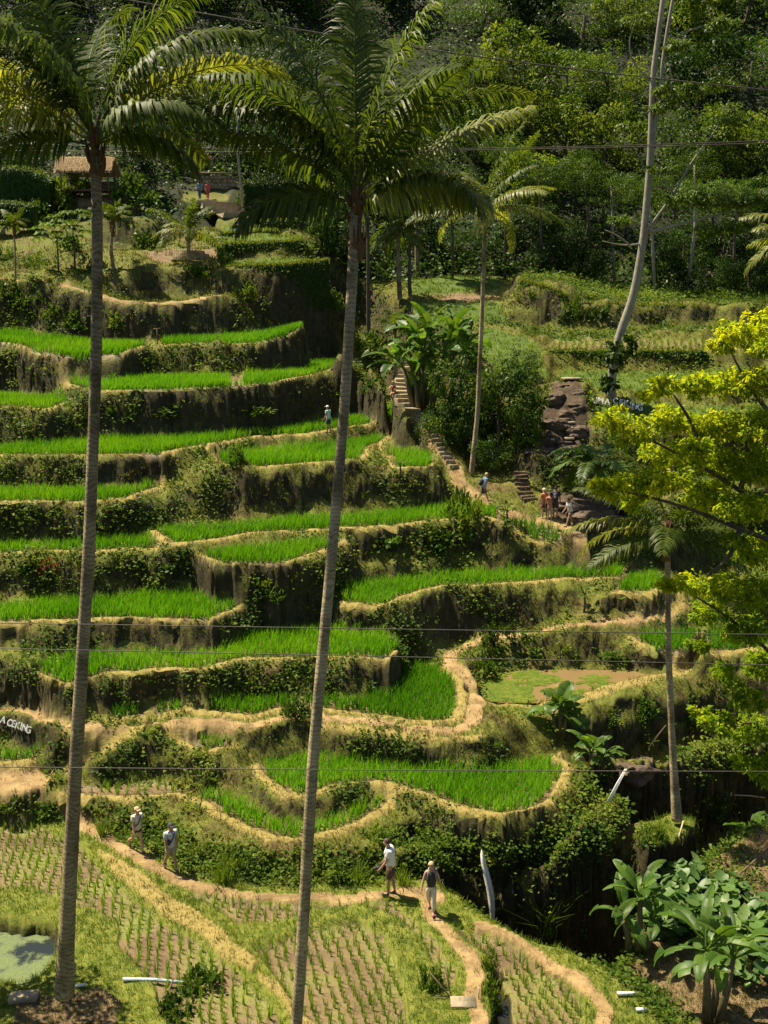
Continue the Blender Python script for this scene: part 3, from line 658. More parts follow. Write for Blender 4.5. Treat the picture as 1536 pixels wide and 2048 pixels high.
tag(obj('rice_seedlings_far', mesh('rice_seedlings_far', V, F, M['young'], {'rnd': np.repeat(rng.uniform(.2, .9, len(B)), 5)})), 'rows of young rice seedlings farther off in the flooded paddies', 'rice seedlings', kind='stuff')

def cells(n, mask_fn, thmax=.54, rmin=22, rmax=105):
    th = rng.uniform(-thmax, thmax, n); r = np.exp(rng.uniform(math.log(rmin), math.log(rmax), n))
    x = np.sin(th) * r; y = np.cos(th) * r; k = kind_at(x, y)
    keep = mask_fn(x, y, kname[k], k)
    return x[keep], y[keep], land(x[keep], y[keep]), r[keep]
# short grass on bunds and lawns
def gmask(x, y, kn, k):
    p = np.where(np.isin(kn, ['grass', 'lawn']), .9, np.where(np.isin(kn, ['bund', 'dry', 'moss']), .30, np.where(bund[k], .30, np.where(np.isin(kn, ['soilbank', 'soil']), .75 * (fbm(x * .6, y * .6, 62) > np.where(y > 30.8, .56, .36)), np.where(kn == 'path', .07, 0.)))))
    p = np.where(kn == 'bank', .55 * (fbm(x * .5, y * .5, 60) > .40), p)
    p = np.where((kn == 'young'), np.where((GF[k] < .45) | (fbm(x * .55, y * .55, 21) > .53), .5, .03), p)
    return rng.random(len(x)) < p * np.where(y < 40, 1, .8)
x, y, z, r = cells(180000, gmask)
nb = 5; idx = np.repeat(np.arange(len(x)), nb); kk = kname[kind_at(x, y)]
B = np.stack([x, y, z - .02], 1)[idx]; B[:, :2] += rng.normal(0, .05, (len(B), 2)) * (r[idx, None] / 30)
hgt = rng.uniform(.05, .17, len(B)) * (r[idx] / 30) ** .5 * np.where(kk[idx] == 'young', .45, 1)
V, F = blades(B, rng.normal(0, .07, (len(B), 2)), hgt, .012 * r[idx] / 22)
grn = np.isin(kk, ['grass', 'lawn', 'young'])[idx]
rn = np.clip(fbm(B[:, 0] * .5, B[:, 1] * .5, 66) * 1.3 - .25 + rng.normal(0, .18, len(B)), 0, 1)
Vr = V.reshape(-1, 5, 3)
for nm, sel, mt, lb in (('green_grass', grn, 'grass', 'short yellow-green grass on the bunds and lawns'), ('dry_grass', ~grn, 'drygrass', 'dry olive grass on the terrace edges and banks')):
    Vs = Vr[sel].reshape(-1, 3); m_ = sel.sum(); kq = np.arange(m_)[:, None] * 5
    tag(obj(nm, mesh(nm, Vs, [kq + np.array([[0, 1, 2, 3]]), kq + np.array([[3, 2, 4]])], M[mt], {'rnd': np.repeat(rn[sel], 5)})), lb, 'grass', kind='stuff')
# grass hanging on the sloping banks
def hfn(x, y, kn):
    v_ = fbm(x * .4, y * .4, 95, 3)
    return np.where((kn == 'bank') & (qcen[:, 2] > -18.6), np.clip((v_ - .3) * 4, .1, 1) * np.where(qsteep > 2.2, .06, 1), 0)
# creepers and weeds hanging on the banks: clumps of leaves where the bank is overgrown
def leafpatch(x, y, z, r, nl, size, spread, lift):
    n = len(x); idx = np.repeat(np.arange(n), nl); m_ = len(idx)
    B = np.stack([x, y, z], 1)[idx] + rng.normal(0, 1, (m_, 3)) * np.array([1, 1, .7]) * spread * (r[idx, None] / 35) ** .6
    B[:, 1] -= .05; B[:, 2] = np.where(np.abs(B[:, 2] - land(B[:, 0], B[:, 1])) < .25, np.maximum(B[:, 2], land(B[:, 0], B[:, 1])), B[:, 2]) + rng.uniform(0, lift, m_)
    D = rdir(m_); D[:, 2] = np.abs(D[:, 2]) * .6; N = rdir(m_) * .6 + np.array([0, -.3, .9])
    sz = size * rng.uniform(.6, 1.5, m_) * (r[idx] / 35) ** .55
    V, F = leafgeo(B, D, N, sz, sz * .62)
    tone = fbm(x * .7, y * .7, 77)[idx]
    return V, F, np.repeat(np.clip(tone * 1.2 - .2 + rng.normal(0, .2, m_), 0, 1), 4)
qa, qb, qc, qd = (GV[QF[:, i]] for i in range(4))
qarea = np.linalg.norm(np.cross(qc - qa, qd - qb), axis=1) / 2
qcen = (qa + qc) / 2; qr = np.hypot(qcen[:, 0], qcen[:, 1]); qk = kname[QF[:, 0]]
qsteep = qarea / (np.abs((qc - qa)[:, 0] * (qd - qb)[:, 1] - (qc - qa)[:, 1] * (qd - qb)[:, 0]) / 2 + 1e-9)
def surf(n, wfn, thmax=.54, rmin=22, rmax=100):
    """points spread over the real (sloping) surface of the banks"""
    ok = (np.abs(np.arctan2(qcen[:, 0], qcen[:, 1])) < thmax) & (qr > rmin) & (qr < rmax)
    wgt = np.where(ok, qarea / qr ** 1.7 * wfn(qcen[:, 0], qcen[:, 1], qk), 0)
    i = rng.choice(len(wgt), n, p=wgt / wgt.sum()); a_, b_ = rng.random(n)[:, None], rng.random(n)[:, None]
    P = (qa[i] * (1 - a_) + qb[i] * a_) * (1 - b_) + (qd[i] * (1 - a_) + qc[i] * a_) * b_
    return P[:, 0], P[:, 1], P[:, 2], qr[i]
def cfn(x, y, kn):
    v_ = fbm(x * .30, y * .30, 90, 3); st = np.clip((qsteep - 1.3) / 1.5, 0, 1)
    p = np.where(kn == 'bank', np.clip((v_ - .50) * 8, 0, 1) * (.35 + .5 * st) + .04 * st, 0)
    p = np.where(kn == 'moss', .7, p); p = np.where((kn == 'soilbank') & (v_ > np.where(y > 30.8, .6, .45)), np.where(y > 30.8, .25, .8), p)
    p = np.where((kn == 'bank') & (y < 36.5) & (qcen[:, 2] < -17.75), np.maximum(p, .75), p)
    return np.where((qcen[:, 2] < -18.6) & (kn == 'bank'), .04, p)
x, y, z, r = surf(26000, hfn, rmax=97)
idx = np.repeat(np.arange(len(x)), 5); B = np.stack([x, y, z], 1)[idx] + rng.normal(0, .05, (len(idx), 3)) * (r[idx, None] / 30)
V, F = blades(B, rng.normal(0, .06, (len(B), 2)) + np.array([0, -.09]), rng.uniform(.02, .12, len(B)) * (r[idx] / 30) ** .5, .012 * r[idx] / 22)
tag(obj('bank_grass', mesh('bank_grass', V, F, M['drygrass'], {'rnd': np.repeat(np.clip(fbm(B[:, 0] * .5, B[:, 1] * .5, 67) * 1.3 - .3 + rng.normal(0, .15, len(B)), 0, 1), 5)})), 'olive grass hanging over the steep terrace banks', 'grass', kind='stuff')
x, y, z, r = surf(20000, cfn)
V, F, rn = leafpatch(x, y, z, r, 6, .13, .15, .10)
tag(obj('creepers', mesh('creepers', V, F, M['cover'], {'rnd': rn})), 'low leafy creepers and weeds covering the terrace banks', 'creepers', kind='stuff')
def umask(x, y, kn, k): 
    uu = 768 + FPX * x / (y * 1.0)
    clear = ((uu > 350) & (uu < 610) & (y < 112)) | ((uu > 120) & (uu < 290) & (y < 106))
    return rng.random(len(x)) < np.where((kn == 'bank') & (y > 97) & ~clear, .9, 0)
x, y, z, r = cells(16000, umask, rmin=96, rmax=185)
V, F, rn = leafpatch(x, y, z, np.full(len(x), 60.), 9, .27, .8, 1.2)
tag(obj('undergrowth', mesh('undergrowth', V, F, M['jungle'], {'rnd': rn * .8})), 'dark undergrowth on the wooded hillside behind the terraces', 'undergrowth', kind='stuff')
# ---------------------------------------------------------------- trees, palms, bananas, bushes
def px(Y, v=1024):                       # pixels per metre at distance Y
    return FPX / (Y / ray(768, v)[1])
def crown(kind, seed):
    """unit crown: leaf clumps through the volume of an uneven ellipsoid, radius about 1"""
    g = np.random.default_rng(seed)
    nC, nl, ls = {'broad': (34, 120, .085), 'fine': (44, 120, .06), 'feather': (26, 170, .06), 'vine': (40, 100, .075)}[kind]
    Cn = rdir(nC, g) * (g.uniform(.35, 1, nC) ** .6)[:, None]
    if kind == 'feather': Cn = Cn * np.array([1.15, 1.15, .55]); Cn[:, 2] = np.round(Cn[:, 2] * 4) / 4
    elif kind == 'vine': Cn = Cn * np.array([.75, .7, 1.25])
    else: Cn = Cn * np.array([1, 1, .85])
    Cn += g.normal(0, .08, Cn.shape)
    cr = g.uniform(.20, .38, nC)
    idx = np.repeat(np.arange(nC), nl); m_ = len(idx)
    d = rdir(m_, g); rad = g.uniform(.35, 1, m_) ** .5
    sq = np.array([1.3, 1.3, .28]) if kind == 'feather' else np.array([1, 1, .8])
    B = Cn[idx] + d * (cr[idx] * rad)[:, None] * sq
    D = unit(d + np.array([0, 0, -.35]) + g.normal(0, .5, (m_, 3)))
    N = unit(d * .6 + np.array([0, 0, .9]) + g.normal(0, .45, (m_, 3)))
    L = ls * g.uniform(.6, 1.5, m_)
    V, F = leafgeo(B, D, N, L, L * (.34 if kind == 'feather' else .62), droop=.2)
    rn = np.clip(g.uniform(.1, .75, nC)[idx] + g.normal(0, .17, m_), 0, 1)
    return mesh('crown', V, F, M['feather' if kind == 'feather' else 'jungle'], {'rnd': np.repeat(rn, 4)}), Cn
def trunkmesh(seed, Cn, mat, limbs=7):
    g = np.random.default_rng(seed); mb = MB()
    top = np.array([g.normal(0, .05), g.normal(0, .05), 1.0])
    t = np.linspace(0, 1, 9)[:, None]
    P = t * top + np.sin(t * 5 + seed) * np.array([.02, .015, 0])
    mb.add(*tube(P, np.linspace(.042, .018, 9), 7))
    for i in g.choice(len(Cn), limbs, replace=False):
        a = P[g.integers(5, 9)]; b = np.array([Cn[i][0] * .42, Cn[i][1] * .42, 1.0 + Cn[i][2] * .4]); md = (a + b) / 2 + g.normal(0, .03, 3)
        mb.add(*tube([a, md, b], [.016, .011, .005], 5))
    return mb.build('trunk', mat, True)
PROT = {}
for i, kd in enumerate(['broad', 'broad', 'fine', 'fine', 'feather', 'feather', 'vine']):
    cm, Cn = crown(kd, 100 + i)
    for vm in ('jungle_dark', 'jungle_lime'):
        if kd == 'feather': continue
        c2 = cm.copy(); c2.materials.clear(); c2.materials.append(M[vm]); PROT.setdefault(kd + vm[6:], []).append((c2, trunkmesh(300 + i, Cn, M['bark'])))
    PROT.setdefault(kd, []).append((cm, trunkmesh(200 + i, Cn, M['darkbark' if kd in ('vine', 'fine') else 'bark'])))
TREEGROUP = 'trees of the wooded hillside'
def jtree(u, v, Y, rpx, kind, label, sq=1.0, name='jungle_tree'):
    x, y, zc = wy(u, v, Y); zb = ground(x, y); r = rpx / px(Y, v)
    zc = max(zc, zb + r * .75)
    if kind != 'feather':
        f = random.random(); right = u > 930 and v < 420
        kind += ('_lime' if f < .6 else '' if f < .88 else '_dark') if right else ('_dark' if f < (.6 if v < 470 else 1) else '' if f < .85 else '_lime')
    cm, tm = random.choice(PROT[kind]); hh = zc - zb
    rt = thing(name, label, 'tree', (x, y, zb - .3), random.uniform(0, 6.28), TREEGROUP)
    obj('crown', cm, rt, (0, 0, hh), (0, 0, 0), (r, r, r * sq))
    obj('trunk', tm, rt, (0, 0, 0), None, (max(4, r * 1.6), max(4, r * 1.6), hh + .3))
JT = [
 # highest row
 (30, 40, 150, 85, 'broad', 'bushy tree at the top left corner behind the left palm fronds'), (120, 95, 146, 80, 'fine', 'dark tree just left of the left palm crown, high on the hill'),
 (265, 60, 150, 80, 'fine', 'dark tree rising behind the right side of the left palm crown'), (345, 20, 152, 75, 'vine', 'vine-hung tree at the top edge right of the left palm crown'),
 (430, 60, 150, 70, 'fine', 'dark tree above the arching golden palm frond'), (545, 25, 152, 80, 'broad', 'tree at the top edge left of the middle palm crown'),
 (640, 60, 150, 80, 'fine', 'dark tree hidden behind the middle palm crown'), (770, 20, 152, 75, 'broad', 'dark tree at the top edge right above the middle palm crown'),
 (965, 40, 145, 75, 'feather', 'feathery tree at the top edge over the dark hollow'),
 (1060, 30, 143, 85, 'broad', 'sunlit broad-leaved tree at the top edge between the hollow and the pale tall trunk'), (1165, 45, 140, 85, 'feather', 'bright feathery tree at the top edge left of the pale tall trunk'),
 (1255, 15, 142, 70, 'fine', 'dark fine-leaved tree at the top edge touching the pale tall trunk'), (1395, 40, 140, 85, 'broad', 'broad-leaved tree at the top edge just right of the pale tall trunk'),
 (1495, 30, 142, 80, 'broad', 'broad-leaved tree filling the top right corner'),
 # second row
 (45, 190, 132, 80, 'broad', 'bushy tree behind the drooping frond at the left frame edge'), (250, 200, 130, 80, 'vine', 'vine-hung dark tree right behind the left palm trunk top'),
 (480, 190, 128, 75, 'fine', 'dark tree under the tip of the arching golden frond'), (580, 160, 132, 75, 'fine', 'dark tree seen through the left fronds of the middle palm'),
 (960, 160, 128, 60, 'broad', 'leafy tree at the right rim of the dark hollow'),
 (1030, 130, 130, 80, 'broad', 'sunlit leafy tree below the upper slanting cable'), (1130, 150, 126, 90, 'feather', 'widest bright feathery crown in the wood left of the pale trunk'),
 (1220, 170, 128, 70, 'fine', 'fine-leaved tree touching the left side of the pale trunk'), (1400, 150, 126, 85, 'broad', 'broad-leaved tree right of the forked pale trunk'),
 (1500, 160, 128, 85, 'feather', 'feathery tree at the right frame edge, second from the top'),
 # third row
 (20, 300, 116, 60, 'fine', 'dark tree at the left frame edge above the hedge slope'), (285, 250, 116, 60, 'fine', 'dark round tree beside the thatched hut'),
 (350, 250, 118, 55, 'broad', 'leafy tree with thin pale stems above the garden steps'), (480, 280, 118, 65, 'fine', 'dark leafy tree above the stone garden wall'),
 (570, 300, 116, 70, 'fine', 'dark tree behind the long left frond of the middle palm'), (650, 290, 118, 70, 'vine', 'dark vine-hung tree behind the middle palm trunk top'),
 (820, 300, 116, 65, 'fine', 'dark tree behind the right frond of the middle palm'), (950, 250, 120, 80, 'broad', 'leafy tree above the crown of the slender middle-distance palm'),
 (1050, 250, 118, 80, 'broad', 'glossy broad-leaved tree in the middle of the sunlit wood'), (1130, 270, 117, 75, 'vine', 'vine-draped tree in the wood above the level pair of cables'),
 (1210, 280, 116, 75, 'broad', 'leafy tree with reddish young shoots left of the pale trunk'), (1390, 270, 116, 75, 'fine', 'fine-leaved tree behind the slanting pale branch'),
 (1480, 280, 116, 80, 'broad', 'broad-leaved tree at the right edge level with the paired cables'),
 # fourth row
 (60, 380, 108, 45, 'fine', 'small dark tree above the dark hedge slope at left'), (270, 350, 108, 55, 'vine', 'dark leaning tree just right of the thatched hut'),
 (560, 385, 108, 55, 'fine', 'dark tree behind the ivy-covered garden wall'), (640, 395, 108, 60, 'vine', 'vine-hung tree left of the middle palm trunk'),
 (790, 390, 110, 65, 'fine', 'dark tree right of the middle palm trunk'), 
 (1060, 350, 109, 65, 'broad', 'leafy tree just right of the slender palm crown'), (1150, 335, 110, 50, 'fine', 'tree on thin dark stems above the bright gap in the wood'),
 (1225, 380, 107, 60, 'feather', 'feathery tree left of the pale trunk above its bare twigs'), (1350, 380, 106, 65, 'feather', 'feathery tree right of the pale trunk at mid height'),
 (1430, 390, 106, 65, 'feather', 'feathery tree behind the long level pale limb'), (1520, 390, 107, 60, 'broad', 'broad-leaved tree at the right edge under the paired cables'),
 # lowest row
 (755, 500, 103, 50, 'fine', 'dark tree at the left side of the shaded garden flat'), (850, 500, 104, 55, 'vine', 'vine-hung dark tree behind the shaded garden flat'), (930, 495, 104, 50, 'fine', 'dark tree behind the shaded flat, left of the slender palm trunk'), (1010, 500, 102, 50, 'vine', 'dark tree behind the shaded flat, right of the slender palm trunk'),
 (1100, 520, 97, 42, 'fine', 'dark small tree on top of the mossy cliff, left part'), (1170, 545, 95.5, 45, 'fine', 'dark small tree on top of the mossy cliff, above the stone ledge'), (1340, 545, 94, 52, 'vine', 'dark tree overhanging the stepped right terraces beside the pale trunk'), (1420, 545, 94, 55, 'fine', 'dark tree overhanging the middle of the right terraces'), (1500, 540, 94, 55, 'fine', 'dark tree overhanging the right end of the terraces'), (1560, 550, 94, 50, 'vine', 'dark tree cut by the right frame edge above the terraces'),
 (700, 480, 100, 45, 'fine', 'small dark tree behind the middle palm trunk at the hedge'), (660, 440, 104, 45, 'broad', 'large-leaved small tree right of the hedged lawns'),
 (1065, 450, 102, 50, 'broad', 'leafy small tree at the right tips of the slender palm'), (1120, 470, 100, 55, 'fine', 'dark small tree above the mossy cliff'),
 (1190, 490, 98, 50, 'fine', 'dark small tree right above the stone ledge of the mossy cliff'), (1370, 480, 99, 60, 'fine', 'dark tree standing in deep shade right of the pale trunk foot'),
 (1450, 500, 99, 60, 'vine', 'vine-hung tree in deep shade above the right terraces'), (1530, 500, 100, 55, 'fine', 'dark tree in the shade at the right edge behind the yellow-green tree'),
]
JT += [(735, 340, 91, 75, 'vine', 'tall dark tree just right of the middle palm trunk, nearer than the wood'), (822, 310, 92.5, 62, 'fine', 'tall dark tree shading the garden flat left of the slender palm')]
for a in JT: jtree(*a)
jtree(660, -60, 165, 90, 'broad', 'highest tree just beyond the top edge, behind the middle palm'); jtree(1330, -70, 160, 90, 'broad', 'highest tree just beyond the top edge, behind the pale trunk')
jtree(150, -40, 165, 90, 'fine', 'highest tree just beyond the top edge, behind the left palm'); jtree(1000, -60, 160, 90, 'fine', 'highest tree just beyond the top edge, above the dark hollow')
# slender trees standing in front of the wood
for u, v0, v1, Y, lb in ((485, 305, 140, 104, 'slender pale-stemmed tree behind the tip of the left middle-palm frond'), (1160, 470, 345, 98, 'slender dark-stemmed tree beside the bright gap in the wood'),
                         (1235, 440, 370, 97, 'slender slanting tree left of the pale trunk'), (1470, 560, 400, 95, 'slender tree standing in shade near the right edge'), (1310, 580, 380, 93, 'slender pale tree in shade right behind the pale trunk foot'), (1375, 575, 330, 93, 'slender pale tree in shade under the long level limb'), (1085, 540, 350, 97, 'slender tree standing above the mossy cliff'), (905, 560, 390, 98, 'slender tree in the shade left of the slender palm'), (1010, 545, 300, 99, 'slender tree right behind the slender palm crown')):
    a = np.array(wy(u, v0, Y)); b = np.array(wy(u + random.uniform(-14, 14), v1, Y)); a[2] = min(a[2], ground(a[0], a[1])) - .2
    rt = thing('slender_tree', lb, 'tree', tuple(a), 0, TREEGROUP)
    mb = MB(); mb.add(*tube([a * 0, (b - a) / 2 + rng.normal(0, .25, 3), b - a], [.15, .12, .07], 6)); obj('trunk', mb.build('trunk', M['greybark' if 'pale' in lb else 'bark'], True), rt)
    cm, tm = random.choice(PROT['fine']); obj('crown', cm, rt, tuple(b - a), None, (2.2, 2.2, 1.5))
# ---- palms
def frondmesh(Ln, el, droop, ll=.95, lw=.045, nlf=84, hang=.6, seed=0, mat='palm', rmat='rachis', side=0):
    """a feather frond leaving the origin along +X at elevation el; leaflets both sides"""
    g = np.random.default_rng(seed); n = 24
    t = np.linspace(0, 1, n); a = el - droop * t ** 1.3
    st = Ln / (n - 1); P = np.zeros((n, 3))
    P[1:, 0] = np.cumsum(np.cos(a[:-1]) * st); P[1:, 2] = np.cumsum(np.sin(a[:-1]) * st)
    P[:, 1] = side * t ** 2 * Ln
    mb = MB(); mb.add(*tube(P, np.linspace(.035, .006, n) * (Ln / 4.5) ** .5, 5), rnd=.8)
    s = np.linspace(.14, .985, nlf) + g.normal(0, .003, nlf)
    pos = np.stack([np.interp(s, t, P[:, k]) for k in range(3)], 1); ang = np.interp(s, t, a)
    T = np.stack([np.cos(ang), 0 * ang, np.sin(ang)], 1); U = np.stack([-np.sin(ang), 0 * ang, np.cos(ang)], 1)
    prof = np.sin(np.clip((s - .05) / .98, 0, 1) * math.pi) ** .45 * (1 - .45 * s)
    for sd in (-1, 1):
        Y_ = np.array([0, sd, 0.])
        L = ll * 1.25 * prof * g.uniform(.8, 1.12, nlf); fw = (.35 + .7 * s)[:, None]
        D = unit(Y_ + T * fw + U * g.normal(.12, .16, nlf)[:, None] + g.normal(0, .09, (nlf, 3)))
        D2 = unit(D + np.array([0, 0, -1]) * (hang * g.uniform(.7, 1.4, nlf))[:, None]); D3 = unit(D2 + np.array([0, 0, -1]) * (hang * 1.1))
        w_ = unit(np.cross(D, U)) * (lw / 2); 
        p1 = pos; p2 = pos + D * (L * .42)[:, None]; p3 = p2 + D2 * (L * .34)[:, None]; p4 = p3 + D3 * (L * .3)[:, None]
        V = np.stack([p1 - w_ * .7, p1 + w_ * .7, p2 + w_, p2 - w_, p3 + w_ * .8, p3 - w_ * .8, p4], 1).reshape(-1, 3)
        k = np.arange(nlf)[:, None] * 7
        mb.add(V, [k + np.array([[0, 1, 2, 3]]), k + np.array([[3, 2, 4, 5]]), k + np.array([[5, 4, 6]])], rnd=np.repeat(np.clip(g.normal(.45, .2, nlf), 0, 1), 7))
    return mb.build('frond', M[mat])
def trunk_along(pts, rad, mat, parent=None, n=10, flare=0):
    P = np.array([wy(*q) for q in pts]); 
    d = np.concatenate([[0], np.cumsum(np.linalg.norm(np.diff(P, axis=0), axis=1))]); m_ = max(24, int(d[-1] / .12))
    s = np.linspace(0, d[-1], m_)
    # smooth curve through the traced points
    from numpy import interp
    Q = np.stack([interp(s, d, P[:, k]) for k in range(3)], 1)
    for _ in range(int(m_ / 6)): Q[1:-1] = (Q[:-2] + 2 * Q[1:-1] + Q[2:]) / 4
    r = interp(s / d[-1], np.linspace(0, 1, len(rad)), rad)
    r = r * (1 + .02 * np.abs(np.sin(s * 14 + 2 * np.sin(s * 1.7))) + .05 * (fbm(s * .7, s * 0, int(10 * abs(P[0, 0]))) - .5) * 2 + .02 * rng.normal(0, 1, m_).cumsum() / math.sqrt(m_))
    o0 = Q[0].copy(); V, F = tube(Q - o0, r, n)
    mb = MB(); mb.add(V, F, rnd=np.repeat(s, n))
    return o0, mb.build('trunk', M[mat], True), Q[-1] - o0
def palm(name, label, pts, rad, fronds, tmat='palmtrunk', ll=1.05, lw=.062, nlf=82, nuts=0, husk=.16, crownlen=.9, group=None, spear=True):
    o0, tm, top = trunk_along(pts, rad, tmat)
    rt = thing(name, label, 'palm tree', tuple(o0), 0, group)
    obj('trunk', tm, rt)
    # fibrous sheath under the crown
    g = np.random.default_rng(len(label)); mb = MB(); n = 10
    P = np.stack([np.zeros(n), np.zeros(n), np.linspace(-crownlen, .5, n)], 1)
    mb.add(*tube(P, husk * (1 + .25 * np.sin(np.linspace(0, 9, n)) + .15 * g.normal(size=n)) * np.linspace(.85, .6, n), 9))
    for k in range(16):
        a = g.uniform(0, 6.28); z0 = g.uniform(-crownlen * .8, .25); d = np.array([math.cos(a), math.sin(a), 0])
        mb.add(*tube([d * husk * .8 + (0, 0, z0), d * husk * 1.25 + (0, 0, z0 + .18), d * husk * 1.5 + (0, 0, z0 + g.uniform(.2, .5))], [.05, .04, .015], 5))
    obj('leaf_sheath', mb.build('leaf_sheath', M['husk'], True), rt, tuple(top))
    for i, f in enumerate(fronds):
        az, el, Ln, dr = f[:4]; mt = f[4] if len(f) > 4 else 'palm'; hg = f[5] if len(f) > 5 else .55
        fm = frondmesh(Ln, R(el), R(dr), ll, lw, nlf, hg, seed=i * 7 + len(label), mat=mt)
        obj('frond', fm, rt, tuple(top + np.array([0, 0, .05 + .25 * max(0, el) / 90])), (random.uniform(-.55, .55), 0, R(az + random.uniform(-8, 8))))
    if nuts:
        mb = MB()
        for k in range(nuts):
            a = g.uniform(0, 6.28); b = bmesh.new(); bmesh.ops.create_icosphere(b, subdivisions=2, radius=.11)
            V = np.array([v.co[:] for v in b.verts]) * (1, 1, 1.25) + np.array([math.cos(a) * .24, math.sin(a) * .24, -.15 - g.uniform(0, .25)])
            mb.add(V, np.array([[v.index for v in f.verts] for f in b.faces])); b.free()
        obj('coconut_cluster', mb.build('coconut_cluster', M['husk'], True), rt, tuple(top))
    return rt
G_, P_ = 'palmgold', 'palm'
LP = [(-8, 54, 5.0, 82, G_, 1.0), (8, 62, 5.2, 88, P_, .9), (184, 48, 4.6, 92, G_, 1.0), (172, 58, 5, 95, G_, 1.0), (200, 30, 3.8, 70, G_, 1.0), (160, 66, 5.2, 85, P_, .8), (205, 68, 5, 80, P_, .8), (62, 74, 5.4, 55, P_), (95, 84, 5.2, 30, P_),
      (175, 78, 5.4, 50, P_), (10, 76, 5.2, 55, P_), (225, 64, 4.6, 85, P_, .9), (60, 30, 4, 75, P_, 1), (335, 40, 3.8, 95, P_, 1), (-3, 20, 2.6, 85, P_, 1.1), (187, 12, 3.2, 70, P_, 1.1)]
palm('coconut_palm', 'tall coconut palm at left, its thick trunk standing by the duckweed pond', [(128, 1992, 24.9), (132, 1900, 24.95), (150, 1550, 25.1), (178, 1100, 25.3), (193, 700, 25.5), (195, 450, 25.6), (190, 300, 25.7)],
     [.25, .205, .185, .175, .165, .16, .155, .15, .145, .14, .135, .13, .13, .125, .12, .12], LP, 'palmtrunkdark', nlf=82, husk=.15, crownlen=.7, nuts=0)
MP = [(180, 44, 3.9, 50, P_, .9), (2, 40, 4.3, 30, G_, .55), (-14, 28, 3.2, 70, G_, .9), (168, 72, 5.2, 120, P_, .9), (192, 64, 4.8, 105, P_, .9), (150, 70, 5.2, 75, P_, .8), (115, 74, 5.4, 60, P_), (75, 74, 5.4, 55, P_), (35, 68, 5.2, 70, P_, .8), (12, 64, 5, 80, P_, .7), (292, 66, 4.8, 80, P_, .9), (222, 64, 4.8, 85, P_, .9), (90, 86, 5, 25, P_), (178, 80, 5.3, 45, P_), (0, 80, 5.3, 45, P_), (60, 34, 4, 75, P_, 1), (205, 20, 3, 80, P_, 1.1), (335, 30, 3.4, 90, P_, 1.1), ]
palm('coconut_palm', 'tall coconut palm in the middle, its trunk crossing the whole picture', [(588, 2110, 24.2), (600, 1950, 24.3), (627, 1500, 24.6), (662, 1130, 24.8), (690, 800, 25), (705, 550, 25.1), (712, 420, 25.2)],
     [.15, .148, .146, .142, .138, .132, .126, .122, .12, .12, .125], MP, 'palmtrunk', nlf=82, husk=.16, crownlen=1.1)
def spiral(n, Ln, seed, gold=.3, lo=-15, hi=82, mat0='palm'):
    g = np.random.default_rng(seed); out = []
    for i in range(n):
        t = i / (n - 1); el = hi + (lo - hi) * t ** .9
        out.append((i * 137.5 + g.normal(0, 9), el, Ln * g.uniform(.8, 1.05), 40 + 35 * t + g.normal(0, 6), 'palmgold' if g.random() < gold and t > .35 else mat0, .6))
    return out
palm('coconut_palm', 'slender coconut palm in the middle distance before the dark wood', [(943, 948, 62.6), (955, 830, 62.6), (963, 650, 62.6), (968, 520, 62.6), (970, 425, 62.6)], [.17, .135, .125, .115, .10],
     spiral(17, 5.0, 5, .7, 0, 80) + [(182, 12, 4, 50, G_, .5), (200, 35, 3.7, 50, G_, .6), (-14, 14, 3.9, 60, G_, .6), (10, 40, 3.6, 55, G_, .5)], ll=.85, lw=.075, nlf=44)
palm('coconut_palm', 'low coconut palm at right rising from the gully knob, half behind yellow-green leaves', [(1354, 1640, 36.6), (1345, 1500, 36.7), (1336, 1280, 36.8), (1335, 1070, 36.9)], [.19, .125, .108, .10, .10],
     spiral(10, 3.4, 9, .3, 10, 80) + [(180, 22, 3.7, 55, G_, .7), (186, -12, 3.1, 38, G_, .7), (200, 0, 3.2, 45, P_, .7), (0, 18, 3.1, 55, P_, .7), (-12, -10, 3, 40, P_, .8), (172, 45, 3.6, 50, P_, .6), (20, 40, 3.4, 60, P_, .6)], ll=.75, lw=.055, nlf=56)
palm('garden_palm', 'small palm with light fronds before the round stone plinth', [(378, 570, 89), (378, 520, 89), (376, 470, 89.2)], [.2, .17, .15], spiral(13, 3.6, 15, .5, 5, 80), ll=.8, lw=.09, nlf=34)
palm('garden_palm', 'dark small palm just right of the left trunk on the upper slope', [(228, 545, 88), (222, 500, 88), (225, 450, 88)], [.16, .13, .12], spiral(9, 2.2, 17, 0, 35, 85), ll=.7, lw=.09, nlf=26)
palm('areca_palm', 'thin young palm at the left frame edge beside the upper path', [(31, 562, 84), (30, 500, 84), (28, 452, 84)], [.09, .07, .06], spiral(8, 1.5, 21, .2, 0, 75), ll=.5, lw=.09, nlf=22, husk=.08)
palm('jungle_palm', 'dark palm in the wood behind the right side of the middle palm crown', [(835, 560, 100), (832, 400, 100), (830, 235, 100)], [.22, .17, .14], spiral(15, 3.8, 25, .1, -20, 80), ll=.95, lw=.1, nlf=36, tmat='palmtrunkdark')
palm('jungle_palm', 'dark palm with hanging dead fronds beside the middle trunk at hedge height', [(800, 600, 92), (797, 540, 92), (795, 455, 92)], [.22, .18, .15], spiral(15, 3.2, 28, .15, -35, 70), ll=.9, lw=.1, nlf=34, tmat='palmtrunkdark')
palm('jungle_palm', 'fan of palm fronds low behind the banana clump', [(790, 690, 78), (790, 665, 78)], [.15, .12], spiral(9, 2.2, 31, .1, 25, 85), ll=.6, lw=.08, nlf=28, husk=.1, crownlen=.3)
